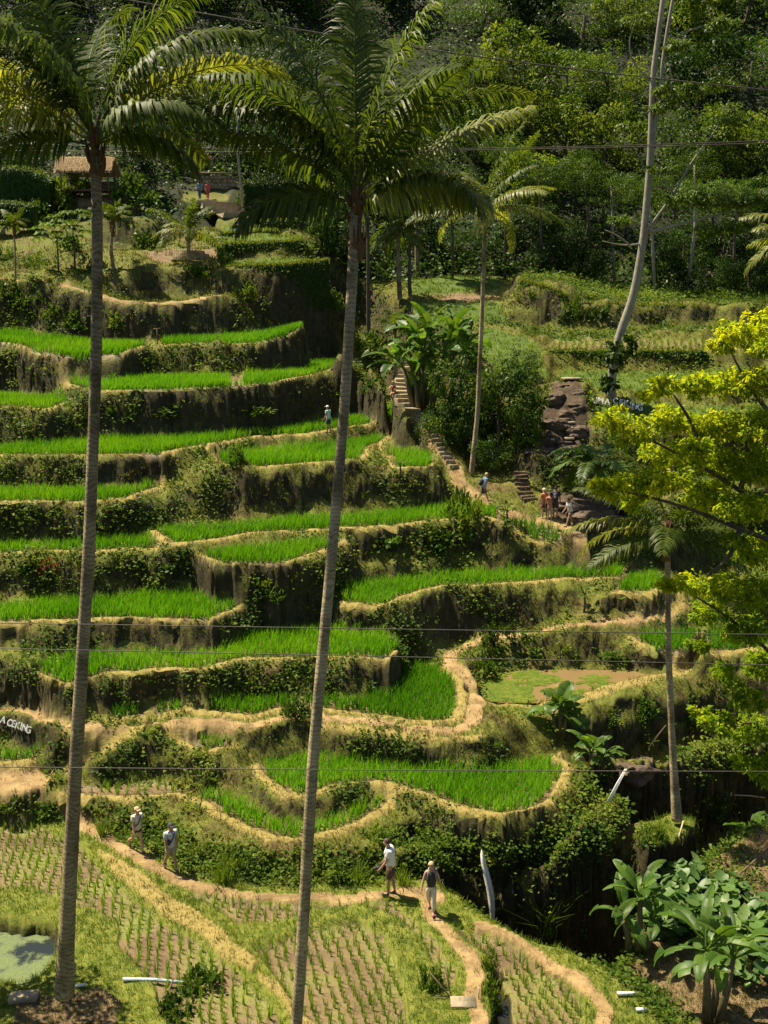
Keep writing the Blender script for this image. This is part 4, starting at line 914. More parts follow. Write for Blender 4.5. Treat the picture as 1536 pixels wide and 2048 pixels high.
palm('coconut_palm', 'palm at the right frame edge of which only golden frond tips show', [(1640, 900, 50), (1630, 700, 50), (1625, 480, 50)], [.2, .17, .15], spiral(11, 3.8, 35, .6, -5, 70) + [(180, 10, 2.9, 40, G_), (172, 28, 2.7, 50, G_)], ll=.8, lw=.07, nlf=44)
# tree fern by the rock pool
def fern(label, u, v, Y, Ln, n, base_v, name='tree_fern'):
    o0, tm, top = trunk_along([(u, base_v, Y), (u, v, Y)], [.16, .12], 'palmtrunkdark'); rt = thing(name, label, 'tree fern', tuple(o0)); obj('trunk', tm, rt)
    for i in range(n):
        obj('frond', frondmesh(Ln * random.uniform(.85, 1.1), R(42 - 22 * (i % 3)), R(85), .62, .10, 46, .25, seed=400 + i, mat='feather'), rt, tuple(top), (random.uniform(-.2, .2), 0, i * 2.4))
fern('large tree fern with lacy arching fronds beside the rock pool', 1195, 925, 58.5, 3.0, 15, 1010)
# bananas
def bananaleaf(L, W, el, droop, seed, mat='banana'):
    g = np.random.default_rng(seed); n = 16; t = np.linspace(0, 1, n); a = R(el) - R(droop) * t ** 1.4; st = L / (n - 1)
    P = np.zeros((n, 3)); P[1:, 0] = np.cumsum(np.cos(a[:-1]) * st); P[1:, 2] = np.cumsum(np.sin(a[:-1]) * st)
    U = np.stack([-np.sin(a), 0 * a, np.cos(a)], 1); mb = MB()
    mb.add(*tube(P, np.linspace(.03, .006, n), 5), rnd=.95)
    wd = W * .5 * np.clip(np.sin(np.clip((t - .13) / .89, 0, 1) * math.pi), 0, 1) ** .75
    for sd in (-1, 1):
        up = .28; i = 2
        while i < n - 1:                                   # blades torn into panels along the side veins
            j = min(n - 1, i + int(g.integers(2, 5))); tw = g.normal(0, .22); k = np.arange(i, j + 1)
            e = P[k] + np.array([0, sd, 0]) * (wd[k] * .97)[:, None] + U[k] * (wd[k] * (up + tw))[:, None] + np.stack([np.cos(a[k]), 0 * k, np.sin(a[k])], 1) * .06
            mid = P[k] * .5 + e * .5 + U[k] * (.06 * W)
            m_ = len(k); V = np.concatenate([P[k], mid, e]); q_ = np.arange(m_ - 1)
            F = np.concatenate([np.stack([q_ + r_ * m_, q_ + 1 + r_ * m_, q_ + 1 + (r_ + 1) * m_, q_ + (r_ + 1) * m_], 1) for r_ in (0, 1)])
            mb.add(V, F, rnd=np.clip(g.normal(.5, .22), 0, 1)); i = j
    return mb.build('leaf', M[mat], True)
def banana(label, base, stems, leafL, leafW, nleaf, seed, group=None, lean=None, scale=1, els=None):
    g = np.random.default_rng(seed); rt = thing('banana_plant', label, 'banana plant', base, 0, group)
    for si, (dx, dy, hh) in enumerate(stems):
        top = np.array([dx * 1.25 + (0 if lean is None else lean), dy * 1.2, hh]); b0 = np.array([dx * .5, dy * .5, -.15])
        mb = MB(); mb.add(*tube([b0, (b0 + top) / 2 + (0.03, 0, 0), top], [.13 * scale, .10 * scale, .06 * scale], 9)); obj('stem', mb.build('stem', M['stem'], True), rt)
        nl = nleaf if si == 0 else max(4, nleaf - 2); a0 = g.uniform(0, 6.28)
        for i in range(nl):
            el = 80 - 78 * (i / nl) + g.normal(0, 7)
            obj('leaf', bananaleaf(leafL * g.uniform(.75, 1.08), leafW * g.uniform(.85, 1.1), el, 60 + 35 * i / nl, int(g.integers(1e6))), rt, tuple(top), (g.normal(0, .25), 0, a0 + i * 2.4))
    return rt
def onland(u, v): p = hit(u, v); return p
p = onland(1275, 1905); banana('banana plant on the grassy slope left of the taro patch', p, [(0, 0, 1.75), (-.35, .1, 1.1), (.35, 0, 1.0)], 1.3, .36, 8, 41)
p = onland(1418, 2046); banana('big banana plant with long ribbed leaves at the lower right corner', p, [(-.15, 0, 2.05), (.45, .1, 1.75), (.2, .3, 1.2)], 1.75, .38, 8, 42)
p = onland(1180, 1560); banana('banana plant at the tip of the big rounded paddy', (p.x, p.y, p.z), [(0, 0, 1.1), (.35, .15, .8)], 1.25, .36, 8, 43)
p = onland(1118, 1470); banana('upright broad-leaved plant standing by the weedy pond corner', (p.x, p.y, p.z), [(0, 0, 1.2), (.2, 0, .9), (-.2, .1, .8)], 1.3, .6, 6, 44)
x, y, z = wy(845, 800, 68.5); banana('tall banana clump with silvery leaves right of the stairway', (x, y, ground(x, y)), [(0, 0, 3.6), (-1.0, .2, 2.8), (1.0, .2, 3.2), (-.4, -.4, 2.0), (.4, .5, 4.2)], 3.1, .8, 10, 45, scale=1.6)
x, y, z = wy(905, 800, 70.5); banana('banana clump standing behind the dense round tree', (x, y, ground(x, y)), [(0, 0, 4.2), (.7, .2, 3.6)], 2.6, .85, 8, 46, scale=1.6)
x, y, z = wy(1500, 1590, 36); banana('banana plant at the right edge under the yellow-green tree', (x, y, ground(x, y)), [(0.2, 0, 1.1), (.5, 0, .8)], 1.2, .45, 6, 47)
# ---- pale forked tree
def limb(mb, pts, r0, r1):
    P = np.array([wy(*q) for q in pts]); d = np.concatenate([[0], np.cumsum(np.linalg.norm(np.diff(P, axis=0), axis=1))]); s = np.linspace(0, d[-1], max(8, int(d[-1] / .5)))
    Q = np.stack([np.interp(s, d, P[:, k]) for k in range(3)], 1)
    for _ in range(3): Q[1:-1] = (Q[:-2] + 2 * Q[1:-1] + Q[2:]) / 4
    mb.add(*tube(Q, np.linspace(r0, r1, len(s)), 8)); return Q
b0 = hit(1222, 795); Yt = b0.y
rt = thing('pale_tree', 'very tall pale grey tree with a bent foot and forked trunk at right', 'tree', (0, 0, 0))
mb = MB()
limb(mb, [(1222, 800, Yt), (1224, 735, Yt), (1238, 672, Yt), (1268, 590, Yt), (1287, 480, Yt), (1300, 330, Yt), (1306, 150, Yt), (1326, 0, Yt), (1340, -150, Yt + 1)], .30, .12)
limb(mb, [(1300, 320, Yt), (1318, 200, Yt - .2), (1328, 100, Yt - .4), (1345, 0, Yt - .4), (1370, -120, Yt)], .13, .08)
obj('trunk', mb.build('trunk', M['greybark'], True), rt)
BR = [[(1302, 160, Yt), (1262, 130, Yt - .5), (1253, 80, Yt - 1), (1272, 40, Yt - 1)], [(1288, 470, Yt), (1340, 400, Yt - 1), (1385, 320, Yt - 1), (1440, 250, Yt - 1.2), (1458, 200, Yt - 1)], [(1288, 468, Yt), (1350, 450, Yt - 1), (1420, 435, Yt - 2), (1490, 415, Yt - 2.4)],
      [(1284, 488, Yt), (1245, 492, Yt - .5), (1205, 482, Yt - 1)], [(1262, 492, Yt - .4), (1235, 470, Yt - .7), (1210, 460, Yt - .8)], [(1312, 225, Yt), (1335, 205, Yt - .6), (1350, 170, Yt - 1)], [(1322, 100, Yt), (1370, 60, Yt - 1), (1440, 45, Yt - 1)], [(1345, 385, Yt - 1), (1320, 350, Yt - 1.4), (1312, 330, Yt - 1.5)], [(1430, 432, Yt - 2), (1450, 470, Yt - 2), (1462, 500, Yt - 2.2)]]
for i, b in enumerate(BR):
    mb = MB(); limb(mb, b, .12 if i in (1, 2) else .07, .02); obj('branch', mb.build('branch', M['greybark'], True), rt)
def cloud(clumps, nl, size, asp, flat=1., seed=0):
    g = np.random.default_rng(seed); Vs = MB()
    for u, v, Y, rp, tone in clumps:
        c = np.array(wy(u, v, Y)); r = rp / px(Y, v); n = int(nl * (rp / 45.) ** 2) + 12
        ns = max(3, n // 22); sc = rdir(ns, g) * g.uniform(.3, 1, ns)[:, None] * r * np.array([1, 1, .75 * flat]); ix = g.integers(0, ns, n)
        B = c + sc[ix] + rdir(n, g) * g.uniform(0, .34, n)[:, None] * r * np.array([1, 1, flat])
        d = unit(B - c); D = unit(d * .7 + g.normal(0, .6, (n, 3)) + np.array([0, 0, -.35])); N = unit(np.array([0, -.15, .9]) + g.normal(0, .5, (n, 3)))
        L = size * g.uniform(.6, 1.4, n); V, F = leafgeo(B, D, N, L, L * asp, droop=.22)
        Vs.add(V, F, np.repeat(np.clip(tone + (g.uniform(-.2, .25, ns))[ix] + g.normal(0, .15, n), 0, 1), 4))
    return Vs
cl = [(1380, 395, Yt - 2, 55, .5), (1440, 400, Yt - 2.5, 60, .6), (1500, 400, Yt - 2.6, 55, .5), (1320, 340, Yt - 1.5, 35, .6), (1350, 300, Yt - 1.2, 30, .5), (1330, 180, Yt - 1, 28, .8), (1350, 195, Yt - 1, 30, .9), (1390, 180, Yt - 1, 45, .6), (1440, 170, Yt - 1, 45, .6), (1270, 40, Yt - 1, 35, .5),
      (1440, 45, Yt - 1, 40, .5), (1460, 240, Yt - 1, 40, .5), (1240, 440, Yt - 1.4, 30, .5), (1260, 250, Yt - 1, 30, .7), (1320, 215, Yt - .8, 30, .9), (1420, 460, Yt - 2, 40, .5), (1480, 455, Yt - 2.2, 45, .4), (1360, 90, Yt - 1, 35, .6)]
obj('crown', cloud([(a, b, c_, d, e + .25) for a, b, c_, d, e in cl], 900, .2, .4, .35, 3).build('crown', M['feather']), rt)
o = obj('ivy_column', cloud([(1218, 770, Yt - .5, 22, .3), (1228, 740, Yt - .6, 24, .3), (1235, 705, Yt - .6, 32, .4), (1252, 690, Yt - .5, 26, .5), (1215, 700, Yt - .5, 22, .5)], 420, .3, .6, 1, 8).build('ivy_column', M['bush'])); tag(o, 'bushy ivy wrapped round the foot of the pale forked tree', 'ivy')
# ---- yellow-green tree close by on the right
YT = 26.0
rt = thing('yellow_green_tree', 'yellow-green leafy tree spreading in from the right frame edge', 'tree', (0, 0, 0))
bz = np.array(wy(1660, 1900, YT + .5)); mb = MB()
limb(mb, [(1680, 2080, YT + 1), (1665, 1800, YT + .8), (1640, 1500, YT + .5), (1610, 1200, YT + .3), (1580, 1000, YT), (1560, 850, YT - .3), (1540, 700, YT - .5)], .26, .06)
obj('trunk', mb.build('trunk', M['bark'], True), rt)
for b in ([(1590, 1040, YT), (1480, 985, YT - .3), (1400, 925, YT - .6), (1320, 890, YT - .8), (1240, 850, YT - 1)], [(1600, 1100, YT), (1480, 1060, YT - .5), (1380, 1015, YT - 1), (1290, 990, YT - 1.3), (1200, 975, YT - 1.5)], [(1400, 925, YT - .6), (1390, 850, YT - .8), (1340, 780, YT - 1)], [(1560, 850, YT - .3), (1500, 780, YT - .5), (1460, 700, YT - .6)],
          [(1630, 1400, YT + .5), (1540, 1300, YT), (1440, 1220, YT - .4), (1360, 1175, YT - .8)], [(1640, 1500, YT + .5), (1560, 1440, YT), (1480, 1440, YT - .3), (1420, 1470, YT - .5)], [(1655, 1700, YT + .7), (1580, 1580, YT + .2), (1510, 1540, YT - .2)], [(1480, 985, YT - .3), (1500, 900, YT - .3), (1480, 840, YT - .4)], [(1480, 1060, YT - .5), (1460, 1120, YT - .7), (1400, 1160, YT - .9)]):
    mb = MB(); limb(mb, b, .075, .015); obj('limb', mb.build('limb', M['bark'], True), rt)
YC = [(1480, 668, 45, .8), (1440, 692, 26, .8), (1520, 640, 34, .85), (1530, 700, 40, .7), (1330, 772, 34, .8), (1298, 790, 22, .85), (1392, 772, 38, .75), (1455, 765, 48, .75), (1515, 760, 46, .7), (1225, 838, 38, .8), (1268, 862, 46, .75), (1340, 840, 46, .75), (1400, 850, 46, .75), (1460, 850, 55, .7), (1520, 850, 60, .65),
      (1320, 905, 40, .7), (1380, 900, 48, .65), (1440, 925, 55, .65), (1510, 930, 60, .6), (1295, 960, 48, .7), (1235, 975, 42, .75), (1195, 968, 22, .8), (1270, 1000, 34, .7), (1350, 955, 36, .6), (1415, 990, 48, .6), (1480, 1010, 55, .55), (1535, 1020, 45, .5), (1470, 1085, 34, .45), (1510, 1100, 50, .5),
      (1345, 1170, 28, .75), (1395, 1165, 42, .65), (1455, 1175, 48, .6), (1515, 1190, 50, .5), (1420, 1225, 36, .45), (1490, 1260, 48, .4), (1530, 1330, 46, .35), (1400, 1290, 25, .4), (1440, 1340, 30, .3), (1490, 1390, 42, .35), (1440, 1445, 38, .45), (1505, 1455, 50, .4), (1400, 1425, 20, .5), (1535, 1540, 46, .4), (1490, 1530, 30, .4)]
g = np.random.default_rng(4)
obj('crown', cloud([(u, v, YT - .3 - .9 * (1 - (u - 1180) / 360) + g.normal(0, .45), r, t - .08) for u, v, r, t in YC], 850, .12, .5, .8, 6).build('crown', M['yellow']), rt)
# ---- dense round trees right of the stairs, papayas, shrubs
def mtree(label, u, vtop, vbase, Y, rpx, kind, sq, name='tree'):
    x, y, zt = wy(u, vtop, Y); zb = ground(x, y); r = rpx / px(Y, vtop); cm, tm = random.choice(PROT[kind])
    rt = thing(name, label, 'tree', (x, y, zb - .2), random.uniform(0, 6))
    h_ = max(zt - r * sq - zb, r * .5); obj('crown', cm, rt, (0, 0, h_ + .2), None, (r, r, r * sq)); obj('trunk', tm, rt, None, None, (r * 1.5, r * 1.5, h_ + .2)); return rt
mtree('dense round dark tree right of the slender palm foot', 935, 690, 950, 66, 75, 'fine', 1.3); mtree('tall leafy tree in the ravine between the stairs and the cascade', 1000, 720, 960, 65, 75, 'broad', 1.25)
mtree('leafy tree hanging over the left side of the rock cascade', 1055, 790, 960, 64, 50, 'vine', 1.1); mtree('dark bushy tree at the foot of the banana clump', 890, 800, 950, 65, 50, 'fine', 1.3)
mtree('round leafy tree on the green slope right of the slender palm', 1045, 690, 800, 71, 40, 'fine', 1.0); mtree('leafy tree between the banana clump and the slender palm', 925, 650, 800, 74, 45, 'broad', 1.1)
mtree('low dark tree behind the walker in the blue shirt', 985, 870, 990, 63, 40, 'fine', .9)
BUSH = []
for k in range(6):
    g = np.random.default_rng(600 + k); n = 640
    d = rdir(n, g); d[:, 2] = np.abs(d[:, 2]); cc = rdir(14, g); cc[:, 2] = np.abs(cc[:, 2]); ix = g.integers(0, 14, n)
    B = cc[ix] * g.uniform(.5, .85, 14)[ix][:, None] + rdir(n, g) * g.uniform(0, .38, n)[:, None]; B[:, 2] = np.abs(B[:, 2])
    D = unit(d + g.normal(0, .5, (n, 3)) + B * .6); N = unit(np.array([0, 0, .8]) + g.normal(0, .5, (n, 3))); L = .19 * g.uniform(.6, 1.4, n)
    V, F = leafgeo(B, D, N, L, L * (.6 if k < 4 else .3)); rn = np.clip(g.uniform(.1, .8, 14)[ix] + g.normal(0, .15, n), 0, 1)
    BUSH.append(mesh('bush', V, F, M['bush' if k < 3 else 'cover'], {'rnd': np.repeat(rn, 4)}))
def bush(label, u, v, wpx, hpx, k=None, mat=None, name='bush', group=None, cat='bush'):
    p = hit(u, v); s_ = px(p.y, v); me = BUSH[random.randrange(6) if k is None else k]
    if mat:
        me = me.copy(); me.materials.clear(); me.materials.append(M[mat])
    o = obj(name, me, loc=(p.x, p.y + wpx / s_ * .25, p.z - .05), rot=(0, 0, random.uniform(0, 6.28)), sc=(wpx / s_ / 2, wpx / s_ / 2, hpx / s_ / 1.1)); tag(o, label, cat, group); return o
for a in [
 ('small round glossy shrub on the bund of the paddy left of the middle trunk', 472, 935, 48, 42, 0), ('dark shrub on the winding path left of the middle trunk', 590, 1440, 66, 55, 1), ('big drooping leafy shrub at the end of the long paddy', 930, 1075, 95, 95, 3),
 ('round leafy bush at the left corner of the weedy pond', 1000, 1315, 85, 70, 0), ('lower dark bush between the path bend and the weedy pond', 972, 1355, 50, 60, 1), ('dark leafy bush at the end of the white pipe', 400, 1985, 85, 70, 1),
 ('shrub under the leaning stick by the pipe', 350, 2040, 90, 60, 2), ('dark shrub beside the bamboo stile', 862, 1985, 52, 70, 1), ('leafy bush along the ditch, nearer the bamboo mat', 985, 2035, 50, 90, 3), ('leafy bush along the ditch, at its upper end', 978, 1940, 40, 60, 4),
 ('grassy tuft bush on the bank below the lens-shaped paddy', 540, 1195, 110, 60, 5), ('low bush right of the grassy tuft on the same bank', 640, 1180, 70, 40, 2), ('bush at the left frame edge beside the upper path', 15, 605, 70, 50, 0), ('dark rounded bush under the upper path', 58, 625, 70, 55, 1),
 ('bright grassy bush below the upper path', 110, 640, 80, 50, 5), ('dark leafy bush left of the left trunk above the top paddy', 158, 660, 75, 50, 0), ('bush right of the left trunk above the top paddy', 240, 655, 70, 45, 3), ('tall grass bush left of the upper stone steps', 660, 620, 80, 55, 5),
 ('leafy bush at the foot of the upper stone steps', 735, 720, 70, 60, 3), ('low bush beside the sitting woman', 745, 790, 60, 45, 2), ('bush at the edge of the mossy cliff', 1050, 600, 60, 45, 4), ('moss-green bush under the square stone ledge', 1150, 640, 60, 70, 4), ('dark bush right of the square stone ledge', 1190, 645, 75, 55, 1),
 ('leafy bush on the right bank above the young palm', 1290, 1440, 90, 60, 2), ('bushy mound right of the slim palm trunk', 1400, 1450, 110, 80, 0), ('bush on the ravine slope below the pond bund', 1210, 1450, 80, 45, 5), ('bush on the ravine slope left of the slim palm trunk', 1290, 1490, 80, 45, 4), ('bush overhanging the gully beside the palm foot', 1420, 1640, 90, 70, 2),
 ('leafy bush on the gully knob, left of the palm foot', 1300, 1690, 70, 40, 4), ('low bush at the near rim of the gully', 1200, 1930, 60, 40, 3), ('bush on the bank behind the two walkers', 300, 1672, 80, 30, 3), ('dark bush between the two walkers and the bank', 335, 1705, 70, 34, 4), ('tall bush right of the grey-shirted walker', 400, 1725, 100, 48, 4),
 ('leafy bush left of the tall grass clump', 460, 1752, 70, 50, 3), ('dark bush along the main path left of the middle trunk', 520, 1760, 90, 36, 1), ('dark bush along the main path right of the middle trunk', 660, 1765, 90, 40, 3), ('bush behind the white-shirted man', 740, 1755, 80, 45, 3), ('high bush between the white-shirted man and the gully', 830, 1740, 90, 50, 4),
 ('leaf mass on the bank under the crescent paddy', 560, 1735, 110, 28, 4), ('leaf mass on the bank above the white-shirted man', 760, 1700, 120, 50, 5), ('leaf mass on the bank over the gully, left part', 880, 1715, 130, 50, 4), ('leaf mass on the bank over the gully, middle part', 980, 1715, 120, 45, 3), ('leaf mass on the bank over the gully, right part', 1080, 1705, 110, 55, 4), ('bush at the left edge below the dusty platform', 20, 1632, 90, 40, 3), ('bush below the dusty platform beside the left trunk', 95, 1632, 90, 35, 0),
 ('hedge-like bush on the bank left of the mint-shirted person', 350, 835, 140, 40, 4), ('hedge-like bush on the bank right of the left trunk', 245, 840, 90, 40, 2), ('hedge-like bush on the bank nearer the mint-shirted person', 480, 830, 130, 38, 5), ('bush on the dark wall under the long paddy, middle', 760, 1105, 110, 55, 1), ('bush on the dark wall under the long paddy, right', 860, 1100, 100, 60, 2),
 ('leafy hedge on the bank of the left thinner paddy', 60, 1140, 120, 45, 1), ('leafy hedge right of the left trunk below the thinner paddy', 240, 1145, 130, 40, 0), ('leafy hedge below the lens-shaped paddy', 350, 1150, 110, 40, 2), ('weedy bush above the long bent paddy', 500, 1375, 90, 30, 4), ('weedy bush above the bent paddy at the right of the middle trunk', 735, 1390, 80, 40, 2),
 ('bush on the bank behind the weedy pond, left', 1070, 1325, 100, 45, 2), ('bush on the bank behind the weedy pond, middle', 1130, 1320, 90, 50, 5), ('dark bush on the bank behind the weedy pond, right', 1230, 1325, 90, 40, 1),
 ('bush on the upper left slope between the areca palm and the papayas', 70, 540, 60, 40, 4), ('bush on the upper left slope behind the papayas', 130, 500, 70, 45, 2), ('bush on the upper left slope at the left frame edge', 5, 520, 60, 40, 5), ('bush on the upper left slope right beside the left trunk', 175, 545, 50, 40, 0),
 ('leafy bush hiding the left corner of the thatched hut', 140, 412, 90, 75, 3), ('leafy bush hiding the right half of the thatched hut', 262, 412, 100, 80, 0),
 ('garden bush left of the round plinth', 290, 500, 60, 60, 1), ('garden bush right of the round plinth', 440, 530, 50, 40, 0), ('dark garden bush below the round plinth', 400, 560, 80, 50, 1), ('flowering bush with pale blooms under the big hedge', 485, 610, 60, 50, 3), ('large-leaved bush right of the hedged lawns', 640, 500, 60, 90, 0), ('leafy bush before the ivy wall', 485, 420, 40, 50, 4),
 ('dark bush on the hedge slope at the upper left', 60, 440, 90, 70, 1), ('bush on the hedge slope beside the thatched hut', 115, 410, 60, 60, 0)]: bush(*a)
bush('red-leaved shrub in the hedge at the left', 90, 1150, 50, 50, 1, 'red', 'red_shrub', cat='shrub'); bush('red-leaved plant beside the thatched hut', 222, 400, 16, 16, 1, 'red', 'red_shrub', cat='shrub'); bush('red flowering plant on the round plinth', 398, 480, 18, 22, 1, 'red', 'red_shrub', cat='shrub')
bush('orange flowering shrub above the garden steps', 400, 325, 36, 34, 1, 'orange', 'orange_shrub', cat='shrub'); bush('yellow flowering shrub near the left palm crown', 325, 285, 26, 24, 1, 'yellow', 'yellow_shrub', cat='shrub'); bush('pale pink flowering plant under the big hedge end', 490, 610, 14, 12, 1, 'orange', 'flower', cat='flower')
# tall grass clumps
def clump(label, u, v, hpx, n=60, mat='grass', spread=.18):
    p = hit(u, v); s_ = px(p.y, v); h_ = hpx / s_; g = np.random.default_rng(int(u)); B = np.zeros((n, 3)); B[:, :2] = g.normal(0, spread * h_ * .6, (n, 2))
    V, F = blades(B, g.normal(0, .38 * h_, (n, 2)), h_ * g.uniform(.55, 1.1, n), np.full(n, .03), g)
    tag(obj('grass_clump', mesh('grass_clump', V, F, M[mat], {'rnd': np.repeat(g.uniform(.1, .7, n), 5)}), loc=(p.x, p.y, p.z - .03)), label, 'grass clump', 'tall grass clumps')
for a in [('tall arching grass clump on the rim of the dark gully', 1090, 1868, 95, 90), ('pale tall grass clump left of the middle trunk by the path', 445, 1768, 75, 70), ('arching grass clump right of the middle trunk by the path', 715, 1772, 60, 70), ('arching grass clump just behind the white-shirted man', 805, 1772, 55, 40), ('grass clump on the grassy bund left of the cream-shirted walker', 205, 1672, 50, 60), ('grass clump at the knob below the low palm', 1320, 1680, 50, 70)]: clump(*a)
# papayas and young trees
def papaya(label, u, vb, vt, Lp, n=9, name='papaya_tree'):
    p = hit(u, vb); s_ = px(p.y, vb); h_ = (vb - vt) / s_; rt = thing(name, label, 'papaya', p); g = np.random.default_rng(int(u)); r = Lp / s_
    mb = MB(); mb.add(*tube([(0, 0, -.1), (.03, 0, h_ / 2), (0, 0, h_)], [.05 + h_ * .012, .05 + h_ * .008, .03], 7)); obj('trunk', mb.build('trunk', M['bark'], True), rt)
    mb = MB()
    for i in range(n):
        a = i * 2.4; el = R(65 - 70 * i / n); d = np.array([math.cos(a) * math.cos(el), math.sin(a) * math.cos(el), math.sin(el)]); e = np.array([0, 0, h_]) + d * r
        mb.add(*tube([(0, 0, h_ - .05), e], [.02, .012], 4), rnd=.9)
        m_ = 7; th = np.linspace(-2.2, 2.2, m_); hd = np.array([math.cos(a), math.sin(a), 0]); sd = np.array([-math.sin(a), math.cos(a), 0])
        D = np.cos(th)[:, None] * hd + np.sin(th)[:, None] * sd + np.array([0, 0, -.25]); L = r * .62 * (1 - .18 * np.abs(th))
        V, F = leafgeo(np.tile(e, (m_, 1)), D, np.tile([0, 0, 1.], (m_, 1)), L, L * .5); mb.add(V, F, np.repeat(g.uniform(.4, 1, m_), 4))
    obj('crown', mb.build('crown', M['bush']), rt)
papaya('papaya tree on the upper slope, left of a taller one', 117, 545, 480, 40, 11); papaya('taller papaya tree beside the left trunk on the upper slope', 150, 540, 460, 42, 12)
papaya('tiny papaya plant on the bund corner by the blue-shirted walker', 1013, 1042, 1020, 16, 9); papaya('small papaya plant before the dark wall above the path', 1168, 1225, 1185, 20, 8); papaya('small sapling on the bund of the patch left of the stairway', 800, 955, 928, 12, 8)
# taro patch
TP = []
for k in range(5):
    g = np.random.default_rng(800 + k); mb = MB()
    for i in range(5):
        a = g.uniform(0, 6.28); h_ = g.uniform(.3, .85); e = np.array([math.cos(a) * .22, math.sin(a) * .22, h_]); mb.add(*tube([(0, 0, 0), e * (.4, .4, .6), e], [.014, .012, .008], 4), rnd=.2)
        m_ = 11; th = np.linspace(0, 2 * math.pi, m_, endpoint=False); rr = g.uniform(.09, .21) * (1 + .35 * np.clip(np.cos(th), 0, 1) ** 3 - .45 * np.clip(-np.cos(th), 0, 1) ** 6)
        hd = np.array([math.cos(a), math.sin(a), g.normal(-.45, .25)]); sd = np.array([-math.sin(a), math.cos(a), g.normal(0, .3)])
        V = np.concatenate([[e - (0, 0, .03)], e + (np.cos(th) * rr * 1.25)[:, None] * hd + (np.sin(th) * rr)[:, None] * sd + np.array([0, 0, .015])])
        mb.add(V, np.stack([np.zeros(m_, int), 1 + np.arange(m_), 1 + (np.arange(m_) + 1) % m_], 1), rnd=g.uniform(.1, 1))
    TP.append(mb.build('taro_plant', M['taro']))
tp = np.array([(1255, 1800), (1330, 1760), (1400, 1745), (1470, 1790), (1536, 1830), (1580, 1960), (1480, 1985), (1350, 1900), (1290, 1860)], float); cnt = 0
while cnt < 230:
    u, v = random.uniform(1240, 1570), random.uniform(1745, 1990)
    if not inpoly(tp, np.array([u]), np.array([v]))[0]: continue
    p = hit(u, v); cnt += 1
    tag(obj('taro_plant', TP[cnt % 5], loc=(p.x, p.y, p.z - .03), rot=(0, 0, random.uniform(0, 6.28)), sc=random.uniform(.5, 1.15)), 'round-leaved grey-green taro plant in the patch at the foot of the brown right bank', 'taro plant', 'taro plants in the patch')
# hanging reed curtain / overgrown hedge faces of the garden terraces
# ---------------------------------------------------------------- people
def pmat(name, c, rough=.8):
    if name not in M: M[name] = solid(name, c, tuple(x * .85 for x in c), 12, rough)
    return M[name]
def skin_obj(name, verts, edges, radii, mat, parent, root=0, levels=1):
    me = bpy.data.meshes.new(name); me.from_pydata([tuple(v) for v in verts], edges, []); me.materials.append(mat)
    o = bpy.data.objects.new(name, me); C.objects.link(o); o.parent = parent
    md = o.modifiers.new('skin', 'SKIN'); md.use_smooth_shade = True
    sv = me.skin_vertices[0].data
    for i, r in enumerate(radii):
        sv[i].radius = (r, r) if not isinstance(r, tuple) else r; sv[i].use_root = (i == root)
    sb = o.modifiers.new('subdivision', 'SUBSURF'); sb.levels = levels; sb.render_levels = levels
    return o
def ball(name, c, r, mat, parent, rot=(0, 0, 0), cut=None, sub=2):
    b = bmesh.new(); bmesh.ops.create_icosphere(b, subdivisions=sub, radius=1)
    if cut is not None:
        bmesh.ops.delete(b, geom=[v for v in b.verts if v.co.z < cut], context='VERTS')
    me = bpy.data.meshes.new(name); b.to_mesh(me); b.free(); me.materials.append(mat)
    for p in me.polygons: p.use_smooth = True
    return obj(name, me, parent, c, rot, r)
def rbox(name, c, s, mat, parent, bev=.04, rot=(0, 0, 0)):
    b = bmesh.new(); bmesh.ops.create_cube(b, size=1)
    for v in b.verts: v.co = Vector((v.co.x * s[0], v.co.y * s[1], v.co.z * s[2]))
    bmesh.ops.bevel(b, geom=b.edges[:], offset=bev, segments=3, affect='EDGES')
    me = bpy.data.meshes.new(name); b.to_mesh(me); b.free(); me.materials.append(mat)
    for p in me.polygons: p.use_smooth = True
    return obj(name, me, parent, c, rot)
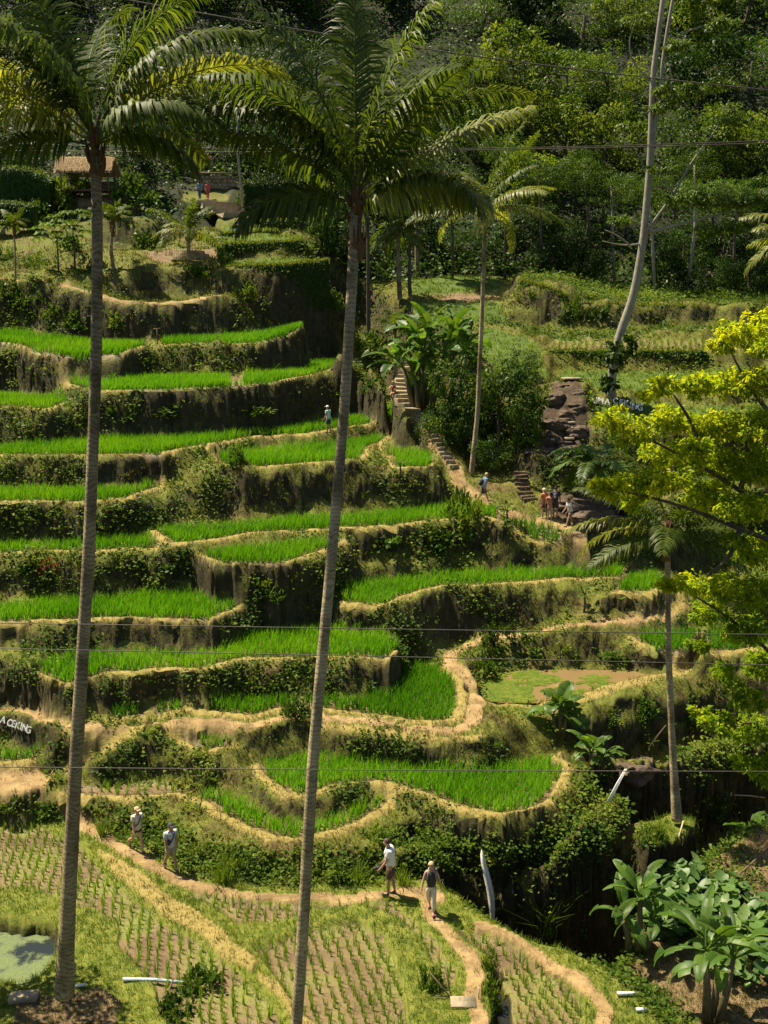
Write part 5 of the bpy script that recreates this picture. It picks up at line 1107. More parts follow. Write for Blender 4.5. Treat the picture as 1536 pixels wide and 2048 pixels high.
def person(label, pos, heading, H=1.72, skin=(.42, .24, .15), shirt=None, pants=None, hair=(.05, .03, .02), legs=((25, 5), (-18, 25)), arms=((-20, 8, 15), (22, 8, 20)), sleeves='short', pantlen=.55,
           hat=None, longhair=False, bag=None, shoes=(.08, .06, .05), lean=4, headtilt=0, shirtlen=1., female=False, group=None, sit=None, bare=False):
    """heading: where the person faces, degrees from +X (screen right), 90 = away from the camera. legs/arms: (swing forward, bend ...)"""
    rt = thing('person', label, 'person', tuple(pos), R(heading) - math.pi / 2, group)
    k = H / 1.72; sm_ = pmat('skin_%d' % int(skin[0] * 100), skin, .55)
    ln = R(lean)
    def T(z, y=0): return np.array([0, y + math.sin(ln) * max(0, z - .92), .92 + (z - .92) * (math.cos(ln) if z > .92 else 1)])
    pel, bel, che, nek = T(.93), T(1.08), T(1.30), T(1.46)
    hd = nek + np.array([0, .035 + math.sin(R(headtilt)) * .06, .135]); top = hd + np.array([0, .01 + math.sin(R(headtilt)) * .05, .07]); nose = hd + np.array([0, .105, -.012 - math.sin(R(headtilt)) * .03]); chin = hd + np.array([0, .065, -.075])
    sw = .155 if female else .18
    V = [pel, bel, che, nek, hd, top, nose, chin]; E = [(0, 1), (1, 2), (2, 3), (3, 4), (4, 5), (4, 6), (4, 7)]
    Rr = [.112, .10 if female else .112, .11 if female else .122, .052, .088, .075, .014, .035]
    J = {}
    for s, (sw_f, bend) in zip((-1, 1), legs):
        a = R(sw_f); b = a - R(bend); hp = pel + np.array([s * .085, 0, -.05]); kn = hp + np.array([s * .01, math.sin(a), -math.cos(a)]) * .42; an = kn + np.array([0, math.sin(b), -math.cos(b)]) * .42
        fb = min(R(25), max(R(-50), b)); toe = an + np.array([0, .17 * math.cos(fb), -.05 + .17 * math.sin(fb)]); heel = an + np.array([0, -.045, -.05])
        J[s] = (hp, kn, an, toe, heel); i = len(V)
        V += [hp, (hp + kn) / 2, kn, (kn * .6 + an * .4), an, toe]; E += [(0, i), (i, i + 1), (i + 1, i + 2), (i + 2, i + 3), (i + 3, i + 4), (i + 4, i + 5)]
        Rr += [.095, .082, .056, .058, .038, .03]
    A = {}
    for s, (sw_f, out, bend) in zip((-1, 1), arms):
        a = R(sw_f); o_ = R(out); sh = che + np.array([s * sw, 0, .075]); d = np.array([s * math.sin(o_), math.sin(a) * math.cos(o_), -math.cos(a) * math.cos(o_)])
        el = sh + d * .29; a2 = a + R(bend); d2 = np.array([s * math.sin(o_) * .6, math.sin(a2), -math.cos(a2)]); d2 /= np.linalg.norm(d2); wr = el + d2 * .25; pm = wr + d2 * .075
        A[s] = (sh, el, wr, pm, d2); i = len(V)
        V += [sh, el, (el + wr) / 2, wr, pm]; E += [(2, i), (i, i + 1), (i + 1, i + 2), (i + 2, i + 3), (i + 3, i + 4)]; Rr += [.062, .043, .04, .027, .034]
        side = np.cross(d2, [1., 0, 0]); side /= np.linalg.norm(side) + 1e-9
        for f, (off, L) in enumerate(((-.028, .066), (-.010, .078), (.010, .073), (.028, .058))):   # four fingers, slightly curled
            b0 = pm + side * off + d2 * .025; b1 = b0 + d2 * L * .55; b2 = b1 + (d2 * .8 + np.array([-s * .5, 0, 0])) * L * .5; j = len(V)
            V += [b0, b1, b2]; E += [(i + 4, j), (j, j + 1), (j + 1, j + 2)]; Rr += [.010, .0095, .008]
        th0 = wr + d2 * .035 + side * .034; th1 = th0 + (d2 * .7 + side * .5 + np.array([-s * .3, 0, 0])) * .04; th2 = th1 + d2 * .03; j = len(V)
        V += [th0, th1, th2]; E += [(i + 3, j), (j, j + 1), (j + 1, j + 2)]; Rr += [.012, .011, .009]
    drop = min(min(J[s][3][2], J[s][4][2]) for s in J) - .025 if sit is None else sit
    sh_ = np.array([0, 0, -drop])
    def P(v): return (np.asarray(v) + sh_) * k
    skin_obj('body', [P(v) for v in V], E, [r * k for r in Rr], sm_, rt)
    for s in (-1, 1): ball('eye', P(hd + np.array([s * .032, .083, .012])), (.012 * k, .008 * k, .009 * k), pmat('eye_dark', (.02, .015, .01), .3), rt, sub=1)
    for s in (-1, 1): ball('ear', P(hd + np.array([s * .09, .0, -.005])), (.014 * k, .022 * k, .034 * k), sm_, rt, sub=1)
    if hair:
        hm = pmat('hair_%d' % int(hair[0] * 100), hair, .6); ball('hair', P(hd + np.array([0, -.012, .03])), (.098 * k, .108 * k, .108 * k), hm, rt, (R(18), 0, 0), cut=-.15)
        if longhair: skin_obj('long_hair', [P(v) for v in (hd + np.array([0, -.07, .02]), nek + np.array([0, -.075, .02]), che + np.array([0, -.13, .06]))], [(0, 1), (1, 2)], [.075 * k, .055 * k, .03 * k], hm, rt)
    if hat:
        hm = pmat('hat_%d_%d' % (int(hat[0] * 100), int(hat[2] * 100)), hat); ball('cap', P(hd + np.array([0, -.01, .045])), (.105 * k, .115 * k, .10 * k), hm, rt, (R(10), 0, 0), cut=0)
        rbox('cap_brim', P(hd + np.array([0, .13, .05])), (.15 * k, .10 * k, .012), hm, rt, .005, (R(-12), 0, 0))
    if shirt:
        m_ = pmat('shirt_' + '_'.join(str(int(c * 99)) for c in shirt), shirt); hem = pel + np.array([0, -.005, .02 - .08 * shirtlen])
        VV = [hem, bel, che + np.array([0, 0, -.02]), che + np.array([0, 0, .075]), nek + np.array([0, 0, -.035])]; EE = [(0, 1), (1, 2), (2, 3), (3, 4)]; RR_ = [.168, .155 if female else .168, .165 if female else .185, .14, .07]
        for s in (-1, 1) if sleeves != 'none' else ():
            sh, el, wr, pm, d2 = A[s]; i = len(VV); VV += [sh, sh * .35 + el * .65] + ([el, wr] if sleeves == 'long' else []); EE += [(3, i), (i, i + 1)] + ([(i + 1, i + 2), (i + 2, i + 3)] if sleeves == 'long' else [])
            RR_ += [.092, .078] + ([.056, .042] if sleeves == 'long' else [])
        skin_obj('shirt', [P(v) for v in VV], EE, [r * k for r in RR_], m_, rt, 1)
    if pants:
        m_ = pmat('pants_' + '_'.join(str(int(c * 99)) for c in pants), pants); VV = [pel + np.array([0, 0, .06]), pel + np.array([0, 0, -.03])]; EE = [(0, 1)]; RR_ = [.15, .155]
        for s in (-1, 1):
            hp, kn, an, toe, heel = J[s]; i = len(VV)
            if pantlen <= 1: VV += [hp + np.array([0, 0, -.03]), hp + (kn - hp) * pantlen]; EE += [(1, i), (i, i + 1)]; RR_ += [.122, .105]
            else: VV += [hp + np.array([0, 0, -.03]), kn, an + (kn - an) * .1]; EE += [(1, i), (i, i + 1), (i + 1, i + 2)]; RR_ += [.118, .085, .06]
        skin_obj('trousers' if pantlen > 1 else 'shorts', [P(v) for v in VV], EE, [r * k for r in RR_], m_, rt)
    if shoes:
        m_ = pmat('shoe_' + '_'.join(str(int(c * 99)) for c in shoes), shoes)
        for s in (-1, 1):
            hp, kn, an, toe, heel = J[s]; skin_obj('shoe', [P(heel + (0, 0, .015)), P((heel + toe) / 2 + (0, 0, .015)), P(toe + (toe - heel) * .12)], [(0, 1), (1, 2)], [.045 * k, .046 * k, .032 * k], m_, rt)
    def strap(pts, w_, mt, nm): 
        mb = MB(); mb.add(*tube([P(p) for p in pts], w_, 6)); obj(nm, mb.build(nm, mt, True), rt)
    bm_ = pmat('bag_dark', (.035, .035, .045), .7)
    if bag == 'backpack':
        rbox('backpack', P(che + np.array([0, -.235, -.09])), (.27 * k, .17 * k, .42 * k), bm_, rt, .06, (-ln, 0, 0)); rbox('backpack_pocket', P(che + np.array([0, -.335, -.17])), (.2 * k, .07 * k, .2 * k), bm_, rt, .03, (-ln, 0, 0))
        for s in (-1, 1): strap([che + np.array([s * .1, -.17, .11]), che + np.array([s * .115, -.02, .17]), che + np.array([s * .115, .15, .06]), bel + np.array([s * .13, .11, .08])], .02, bm_, 'backpack_strap')
    if bag in ('sling', 'sling_front'):
        strap([che + np.array([-.09, -.02, .155]), che + np.array([-.06, .165, .03]), bel + np.array([.06, .17, .02]), pel + np.array([.16, .06, .08]), bel + np.array([.08, -.17, .05]), che + np.array([-.04, -.17, .06]), che + np.array([-.09, -.06, .15])], .018, bm_, 'bag_strap')
        rbox('sling_bag', P(pel + (np.array([.13, .14, .16]) if bag == 'sling_front' else np.array([.2, .04, .06]))), (.12 * k, .09 * k, .2 * k), bm_, rt, .03)
    return rt, A, P
def feet(u, v): p = hit(u, v); return (p.x, p.y, p.z)
person('cream-shirted person in dark shorts walking on the main path', feet(276, 1703), -48, 1.62, (.55, .33, .22), (.70, .62, .50), (.05, .03, .035), (.45, .28, .12), ((14, 2), (-22, 34)), ((-12, 8, 8), (14, 8, 10)), hat=(.62, .42, .25), bag='sling', pantlen=.45, shoes=(.12, .06, .045), shirtlen=1.6, female=True)
person('man in grey shirt and khaki shorts with a dark sling bag on the path', feet(343, 1742), -50, 1.66, (.40, .23, .14), (.48, .50, .52), (.33, .28, .20), (.03, .02, .02), ((12, 3), (-15, 20)), ((-6, 8, 6), (10, 8, 12)), hat=(.05, .05, .06), bag='sling_front', pantlen=.8, shoes=(.05, .04, .04), shirtlen=1.5)
wm, wA, wP = person('man in white T-shirt and dark shorts looking down at the camera in his hand', feet(781, 1790), 172, 1.84, (.45, .25, .16), (.86, .84, .80), (.10, .055, .04), (.06, .035, .025), ((5, 2), (-6, 4)), ((14, 4, 22), (10, 4, 26)), pantlen=1.0, shoes=(.06, .05, .05), lean=5, headtilt=35, shirtlen=1.3)
x, y, z = feet(770, 1785)
person('blonde woman in black top and pale trousers with a black backpack walking away', feet(862, 1826), 262, 1.68, (.50, .29, .19), (.035, .033, .04), (.74, .66, .50), (.55, .40, .20), ((12, 3), (-14, 22)), ((-14, 16, 8), (14, 16, 8)), bag=None, sleeves='none', pantlen=1.5, shoes=(.40, .13, .14), longhair=True, female=True)
person('person in mint shirt and white cap standing on the bund of the longest paddy', feet(657, 866), 150, 1.62, (.42, .24, .15), (.55, .72, .64), (.05, .06, .10), None, ((3, 2), (-4, 3)), ((4, 9, 30), (4, 9, 30)), hat=(.85, .83, .78), pantlen=.9, shoes=(.10, .07, .05), shirtlen=1.4)
p = hit(788, 803)
person('woman in dark red top crouching at the end of the paddy beside the stone steps', (p.x, p.y, p.z), 250, 1.62, (.50, .28, .19), (.28, .06, .06), (.06, .04, .05), (.40, .20, .15), ((95, 120), (80, 115)), ((45, 10, 40), (50, 12, 35)), sleeves='none', pantlen=.5, shoes=(.3, .2, .15), female=True, lean=18, headtilt=20)
person('grey-haired man in light blue shirt with a backpack walking towards the bathing rock', feet(967, 1006), 12, 1.68, (.50, .32, .24), (.36, .55, .78), (.05, .05, .07), (.55, .50, .45), ((24, 6), (-22, 20)), ((20, 8, 60), (-14, 8, 10)), bag='backpack', pantlen=.95, shoes=(.06, .05, .05), lean=12, headtilt=20)
person('person in orange shirt with pale towel on the head beside the bathing rock', feet(1088, 1038), 110, 1.62, (.55, .33, .22), (.60, .20, .08), (.20, .05, .04), (.70, .50, .45), ((4, 2), (-6, 6)), ((8, 10, 30), (8, 10, 30)), hat=(.75, .55, .5), pantlen=.7, shoes=(.5, .4, .3), shirtlen=1.6, female=True)
person('smaller person in reddish clothes in the middle of the group by the bathing rock', feet(1099, 1040), 95, 1.45, (.55, .33, .22), (.50, .20, .12), (.45, .30, .2), (.06, .04, .03), ((3, 2), (-5, 5)), ((10, 10, 20), (6, 10, 20)), pantlen=.6, shoes=(.5, .4, .3))
person('person in dark shirt with a dark bag in the group by the bathing rock', feet(1110, 1038), 80, 1.72, (.38, .22, .14), (.03, .03, .035), (.05, .04, .04), (.03, .02, .02), ((4, 2), (-8, 8)), ((8, 8, 25), (8, 8, 25)), bag='backpack', pantlen=.9, shoes=(.05, .04, .04))
person('woman in white top and brown skirt-like shorts stepping off the bathing rock', feet(1140, 1056), 200, 1.60, (.50, .30, .2), (.80, .80, .76), (.30, .17, .11), (.05, .03, .02), ((26, 12), (-16, 15)), ((24, 14, 20), (14, 10, 25)), pantlen=.7, shoes=(.1, .07, .05), lean=16, longhair=True, female=True)
g0 = wy(404, 392, 107.5)
person('distant person in red on the upper garden steps', (g0[0] + .55, g0[1], ground(g0[0] + .55, g0[1])), 265, 1.6, (.42, .25, .16), (.62, .07, .09), (.5, .06, .08), (.03, .02, .02), ((3, 2), (-4, 4)), ((5, 8, 20), (5, 8, 20)), pantlen=1.5, female=True)
person('distant person in blue on the upper garden steps', (g0[0] - .25, g0[1] + .2, ground(g0[0] - .25, g0[1] + .2)), 250, 1.68, (.42, .25, .16), (.10, .32, .45), (.08, .12, .2), (.03, .02, .02), ((3, 2), (-4, 4)), ((5, 8, 20), (5, 8, 20)), pantlen=1.5)
# camera bag held by the man in the white shirt, backpack worn by the blonde woman: things they carry
def held_camera(u, v, label):
    p = hit(u, v); t = Vector(ray(u, v - 0))
    return p
mp = Vector(feet(781, 1790))
cb = thing('camera', 'dark camera held low in the hands of the man in white T-shirt', 'camera', tuple(mp + Matrix.Rotation(R(172) - math.pi / 2, 3, 'Z') @ Vector((wP(wA[-1][3]) + wP(wA[1][3])) / 2 + np.array([0, .06, -.05]))))
rbox('camera_body', (0, 0, 0), (.15, .10, .11), pmat('bag_dark', (.035, .035, .045)), cb, .015); mb = MB(); mb.add(*tube([(-.05, 0, 0), (-.16, 0, -.03)], [.042, .045], 12)); obj('lens', mb.build('lens', pmat('bag_dark', (.035, .035, .045)), True), cb)
bp_ = Vector(feet(862, 1826))
bk = thing('backpack', 'black backpack on the back of the blonde woman', 'backpack', (bp_.x + .03, bp_.y, bp_.z), R(262) - math.pi / 2)
bd = pmat('bag_dark', (.035, .035, .045))
rbox('pack_body', (0, -.24, 1.18), (.30, .19, .46), bd, bk, .07); rbox('pocket', (0, -.35, 1.09), (.22, .07, .22), pmat('bag_grey', (.07, .07, .085)), bk, .03)
for s in (-1, 1):
    mb = MB(); mb.add(*tube([(s * .10, -.17, 1.38), (s * .115, -.02, 1.47), (s * .115, .15, 1.36), (s * .14, .13, 1.16), (s * .16, -.1, 1.02)], .02, 6)); obj('strap', mb.build('strap', pmat('strap_grey', (.25, .24, .23)), True), bk)
mb = MB(); mb.add(*tube([(-.05, -.24, 1.41), (0, -.24, 1.46), (.05, -.24, 1.41)], .012, 5)); obj('loop', mb.build('loop', bd, True), bk)
# ---------------------------------------------------------------- built things: signs, cables, steps, hut, pipes, sticks
def letters(label, text, pts, Y, hpx, tilt, drop=0):
    """free-standing white letter boards on thin stakes, one part per letter"""
    rt = thing('letter_sign', label, 'sign', (0, 0, 0))
    for ch, (u, v) in zip(text, pts):
        q_ = hit(u, v + hpx * .5); x, y = q_.x, q_.y - .12; h_ = hpx / px(y, v); z = q_.z + h_ * .75
        cu = bpy.data.curves.new('letter', 'FONT'); cu.body = ch; cu.size = h_ * 1.4; cu.extrude = .03; cu.offset = .018 * h_ / .6; cu.align_x = 'CENTER'
        to = bpy.data.objects.new('tmp', cu); C.objects.link(to)
        bpy.context.view_layer.update()
        me = bpy.data.meshes.new_from_object(to.evaluated_get(bpy.context.evaluated_depsgraph_get())); bpy.data.objects.remove(to)
        me.materials.clear(); me.materials.append(M['white'])
        obj('letter', me, rt, (x, y, z - h_ / 2), (R(58), R(tilt), R(random.uniform(-4, 4))), (.78, 1, 1))
        mb = MB(); gz = ground(x, y)
        mb.add(*tube([(x, y + .05, min(gz, z - h_ / 2) - .1), (x, y + .05, z)], .025, 5)); obj('stake', mb.build('stake', M['wood'], True), rt)
letters('white letters spelling UMA CEKING on the grassy slope right of the rock cascade', 'UMACEKING', [(1188, 802), (1200, 803), (1213, 805), (1230, 804), (1241, 807), (1251, 809), (1260, 811), (1268, 814), (1279, 817)], 68.6, 14, 8)
letters('white letters ending in CEKING on the dark bank at the left frame edge', 'UMACEKING', [(-32, 1428), (-12, 1432), (7, 1440), (20, 1446), (28, 1448), (36, 1451), (43, 1453), (50, 1456), (58, 1460)], lambda u: 40.6, 14, 10)
# overhead cables
def cable(label, pts, Y0, Y1=None, r=.011, n=40, sag=.0):
    us = np.linspace(-700, 2300, n); vs = np.interp(us, [p[0] for p in pts], [p[1] for p in pts])
    c = np.polyfit([p[0] for p in pts], [p[1] for p in pts], min(2, len(pts) - 1)); vs = np.polyval(c, us)
    P = [wy(u, v, Y0 + ((Y1 or Y0) - Y0) * (u + 700) / 3000) for u, v in zip(us, vs)]
    mb = MB(); mb.add(*tube(P, r, 6)); tag(obj('power_cable', mb.build('power_cable', M['wire'], True)), label, 'cable', 'overhead cables across the valley')
cable('uppermost of the lower cables, crossing just above the long bent paddies', [(0, 1246), (640, 1256), (1536, 1269)], 12, r=.0052)
cable('second of the lower cables from above, crossing the weedy pond', [(0, 1297), (768, 1313), (1536, 1330)], 12.4, r=.0052)
cable('lowest cable, crossing the big rounded paddy', [(0, 1534), (768, 1540), (1536, 1543)], 11.5, r=.0052)
cable('slanting cable falling from the top left across the wood', [(300, 8), (830, 95), (1536, 180)], 40, r=.022)
cable('upper of the pair of level cables across the wood', [(540, 298), (1080, 295), (1536, 281)], 42, r=.02)
cable('lower of the pair of level cables across the wood', [(540, 304), (1080, 298), (1536, 286)], 42.2, r=.02)
cable('thin cable at the height of the thatched hut', [(0, 322), (170, 318), (300, 300), (420, 292)], 60, r=.02) if False else None
# stone stairs
def stair(name, label, pts, n, wdt, mat='stone', rise=None, group=None):
    rt = thing(name, label, 'stairs', (0, 0, 0)); P = np.array([wy(*q) for q in pts]); d = np.concatenate([[0], np.cumsum(np.linalg.norm(np.diff(P, axis=0), axis=1))])
    for i in range(n):
        s = d[-1] * (i + .5) / n; c = np.array([np.interp(s, d, P[:, k]) for k in range(3)]); e = np.array([np.interp(min(d[-1], s + .3), d, P[:, k]) for k in range(3)]); t = e - c; t[2] = 0; L = d[-1] / n
        c[2] = max(c[2], ground(c[0], c[1]) + .03) if 'hedge' not in label else ground(c[0], c[1]) + .08
        b = bmesh.new(); bmesh.ops.create_cube(b, size=1)
        for v in b.verts: v.co = Vector((v.co.x * wdt * random.uniform(.75, 1.2), v.co.y * L * 1.15, v.co.z * .5))
        bmesh.ops.bevel(b, geom=b.edges[:], offset=.03, segments=2, affect='EDGES'); me = bpy.data.meshes.new('step'); b.to_mesh(me); b.free(); me.materials.append(M[mat])
        obj('step', me, rt, (c[0], c[1], c[2] - .2), (random.uniform(-.06, .06), random.uniform(-.08, .08), math.atan2(t[1], t[0]) - math.pi / 2 + random.uniform(-.25, .25)))
stair('stone_stairs', 'steep stone stairs climbing beside the banana clump', [(828, 822, 67.9), (806, 800, 69.3), (798, 775, 71.8), (812, 745, 74.3), (822, 722, 76)], 12, .95)
stair('earth_steps', 'worn earth and stone steps descending to the path with the blue-shirted walker', [(908, 935, 62.5), (882, 897, 64.2), (858, 858, 65.9), (838, 830, 67.4)], 13, .55)
stair('stone_stairs', 'stone steps below the tall hedge at the upper middle', [(652, 655, 80.3), (635, 632, 83), (612, 610, 86)], 7, 1.5)
stair('garden_stairs', 'wide pale stone garden steps leading up to the stone wall', [(478, 432, 101.8), (450, 415, 104), (425, 402, 106.6)], 5, 3.6)
stair('mossy_steps', 'mossy steps left of the bathing rock', [(1062, 1010, 59.6), (1045, 985, 60.8), (1040, 950, 62.4)], 8, .8, 'darkrock')
# round stepped plinth in the garden
c = np.array(wy(384, 502, 91.3)); c[2] = ground(c[0], c[1])
rt = thing('stone_plinth', 'round stepped stone plinth with a red flowering plant', 'plinth', tuple(c))
for i, r_ in enumerate((1.75, 1.4, 1.05)):
    b = bmesh.new(); bmesh.ops.create_cone(b, cap_ends=True, segments=40, radius1=r_, radius2=r_ * .98, depth=.26); bmesh.ops.bevel(b, geom=[e for e in b.edges if abs(e.verts[0].co.z - e.verts[1].co.z) < .01], offset=.03, segments=2, affect='EDGES')
    me = bpy.data.meshes.new('tier'); b.to_mesh(me); b.free(); me.materials.append(M['stone']); obj('tier', me, rt, (0, 0, .13 + i * .255))
# thatched hut
hx, hy, hz = wy(178, 392, 103.2); hz = ground(hx, hy)
rt = thing('thatched_hut', 'small open hut with a shaggy straw roof behind the left palm trunk', 'hut', (hx, hy, hz))
mb = MB(); nb = 26
for sgn in (-1, 1):
    V = []; 
    for i in range(nb):
        t = i / (nb - 1); x = -2.6 + 5.2 * t
        for j in range(5):
            q_ = j / 4; V.append((x * (1 - .12 * (1 - q_)), sgn * (.1 + 1.7 * q_), 3.5 - 1.35 * q_ ** 1.2 - .08 * random.random()))
    V = np.array(V); i_, j_ = np.meshgrid(np.arange(nb - 1), np.arange(4), indexing='ij'); a_ = (i_ * 5 + j_).ravel(); F = np.stack([a_, a_ + 5, a_ + 6, a_ + 1], 1)
    mb.add(np.concatenate([V, V - (0, 0, .22)]), [F, F[:, ::-1] + len(V)])
obj('thatch_roof', mb.build('thatch_roof', M['thatch']), rt)
g = np.random.default_rng(3); n = 2600; th = g.uniform(-2.6, 2.6, n); q_ = g.uniform(.05, 1, n); sg = g.choice([-1, 1], n)
B = np.stack([th, sg * (.1 + 1.7 * q_), 3.55 - 1.35 * q_ ** 1.2], 1); D = np.stack([g.normal(0, .12, n), sg * .75, -.66 + g.normal(0, .1, n)], 1); V, F = leafgeo(B, D, np.tile([0, -.3, 1.], (n, 1)), g.uniform(.25, .5, n), .04, 0)
mb = MB(); mb.add(V, F, np.repeat(g.random(n), 4)); obj('straw_fringe', mb.build('straw_fringe', M['thatch']), rt)
for sx in (-2.1, 2.1):
    for sy in (-1.25, 1.25):
        mb = MB(); mb.add(*tube([(sx, sy, -.2), (sx, sy, 2.6)], .07, 8)); obj('post', mb.build('post', M['wood'], True), rt)
mb = MB(); mb.add(*box((0, 0, .5), (4.4, 2.6, .14))); obj('floor_deck', mb.build('floor_deck', M['wood']), rt)
mb = MB(); mb.add(*box((0, 1.2, 1.0), (4.3, .06, .9))); obj('back_panel', mb.build('back_panel', M['wood']), rt)
# stone retaining wall with ivy, above the garden steps
wx, wy_, wz_ = wy(440, 385, 110); z0 = ground(wx, wy_)
rt = thing('stone_wall', 'rough stone wall at the top of the garden steps', 'wall', (wx, wy_ + .6, z0))
g = np.random.default_rng(12); mb = MB()
for r_ in range(4):
    for c_ in range(9):
        s = g.uniform(.75, 1.05); V, F = box((c_ * .42 - 2.3 + (r_ % 2) * .2, g.normal(0, .05), .2 + r_ * .36), (.44 * s, .5, .37 * s), g.normal(0, .06, 3)); mb.add(V, F)
obj('masonry', mb.build('masonry', M['stone']), rt); mb = MB(); mb.add(*box((-.4, 0, 1.7), (4.2, .7, .12), (0, .02, 0))); obj('coping', mb.build('coping', M['stone']), rt)
# clipped hedges of the garden terraces: leafy faces hanging over the retaining steps
def hedge(label, pts, depth, hgt, n=2600, mat='cover', leaf=.2, name='hedge'):
    """hanging hedge along a line of (u, v_top, Y)"""
    P = np.array([wy(*q) for q in pts]); d = np.concatenate([[0], np.cumsum(np.linalg.norm(np.diff(P, axis=0), axis=1))]); g = np.random.default_rng(n + int(P[0, 0] * 10))
    rt = thing(name, label, 'hedge', tuple(P[0])); nn = 40; s = np.linspace(0, d[-1], nn); L = np.stack([np.interp(s, d, P[:, k]) for k in range(3)], 1) - P[0]
    ring = np.array([(-.5, -1.0), (-.5, -.1), (-.38, 0), (.38, 0), (.5, -.1), (.5, -1.0)]); V = []
    for i in range(nn):
        for a_, b_ in ring: V.append(L[i] + np.array([0, a_ * depth + g.normal(0, .05), b_ * hgt + g.normal(0, .05)]))
    i_, j_ = np.meshgrid(np.arange(nn - 1), np.arange(5), indexing='ij'); a_ = (i_ * 6 + j_).ravel(); mb = MB(); mb.add(np.array(V), [np.stack([a_, a_ + 6, a_ + 7, a_ + 1], 1), np.arange(6)[None, ::-1], (nn - 1) * 6 + np.arange(6)[None]], .15)
    obj('hedge_core', mb.build('hedge_core', M['bush']), rt)
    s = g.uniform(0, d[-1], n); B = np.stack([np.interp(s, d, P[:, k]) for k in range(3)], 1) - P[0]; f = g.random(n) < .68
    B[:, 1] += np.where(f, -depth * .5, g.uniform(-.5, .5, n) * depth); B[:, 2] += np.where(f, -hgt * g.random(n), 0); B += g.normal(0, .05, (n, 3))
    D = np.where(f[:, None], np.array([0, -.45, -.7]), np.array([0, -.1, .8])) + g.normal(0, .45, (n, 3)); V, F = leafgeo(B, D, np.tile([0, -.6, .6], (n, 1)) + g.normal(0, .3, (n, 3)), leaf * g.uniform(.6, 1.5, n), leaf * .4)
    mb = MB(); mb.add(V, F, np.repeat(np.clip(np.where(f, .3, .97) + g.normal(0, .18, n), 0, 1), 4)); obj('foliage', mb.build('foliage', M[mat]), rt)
hedge('tall hedge face hanging below the lowest garden lawn', [(455, 534, 88), (560, 531, 88), (657, 521, 88.3)], .4, 3.6, 5200)
hedge('middle hedge face below the second garden lawn', [(445, 487, 92), (520, 487, 92), (607, 481, 92.3)], .35, 1.3, 2600)
hedge('low hedge face below the third garden lawn', [(440, 467, 96.6), (557, 461, 96.8)], .3, .7, 1400)
hedge('upper hedge face beside the garden steps', [(520, 443, 99.1), (592, 439, 99.1)], .3, .8, 1000)
hedge('dark ivy-covered wall right of the stone wall', [(488, 365, 106), (575, 368, 106)], .8, 3.0, 3000, 'bush')
hedge('dark hedge slope at the left frame edge above the areca palm', [(-120, 330, 103), (0, 335, 102), (60, 340, 102), (105, 360, 102)], 1.6, 4.2, 6000, 'bush', .24)
hedge('second dark hedge at the left frame edge, lower on the slope', [(-120, 400, 97.5), (0, 405, 97), (70, 412, 97)], 1.2, 1.9, 3500, 'bush', .22)
hedge('mossy creeper curtain on the left face of the stepped cliff', [(1040, 562, 88), (1085, 572, 87), (1130, 590, 86)], .8, 3.2, 3600, 'cover', .2)
hedge('creeper curtain on the right face of the stepped cliff', [(1135, 606, 86.4), (1250, 610, 86), (1400, 612, 86)], .7, 2.0, 3600, 'cover', .2)
hedge('grassy edge under the thin rice of the right terrace', [(1092, 702, 76.8), (1250, 701, 76.8), (1412, 703, 76.8)], .6, 1.2, 2600, 'cover', .18)
# concrete spout ledge on the mossy cliff
sx, sy, sz = wy(1158, 604, 86.3); rt = thing('water_spout', 'square concrete ledge with a thin pole on the mossy cliff', 'ledge', (sx, sy, sz)); mb = MB(); mb.add(*box((0, 0, -.15), (1.3, 1.0, .3))); obj('slab', mb.build('slab', M['stone']), rt)
mb = MB(); mb.add(*tube([(0, -.7, -2.6), (.02, -.65, -.3)], .05, 6)); obj('pole', mb.build('pole', M['bamboo'], True), rt)
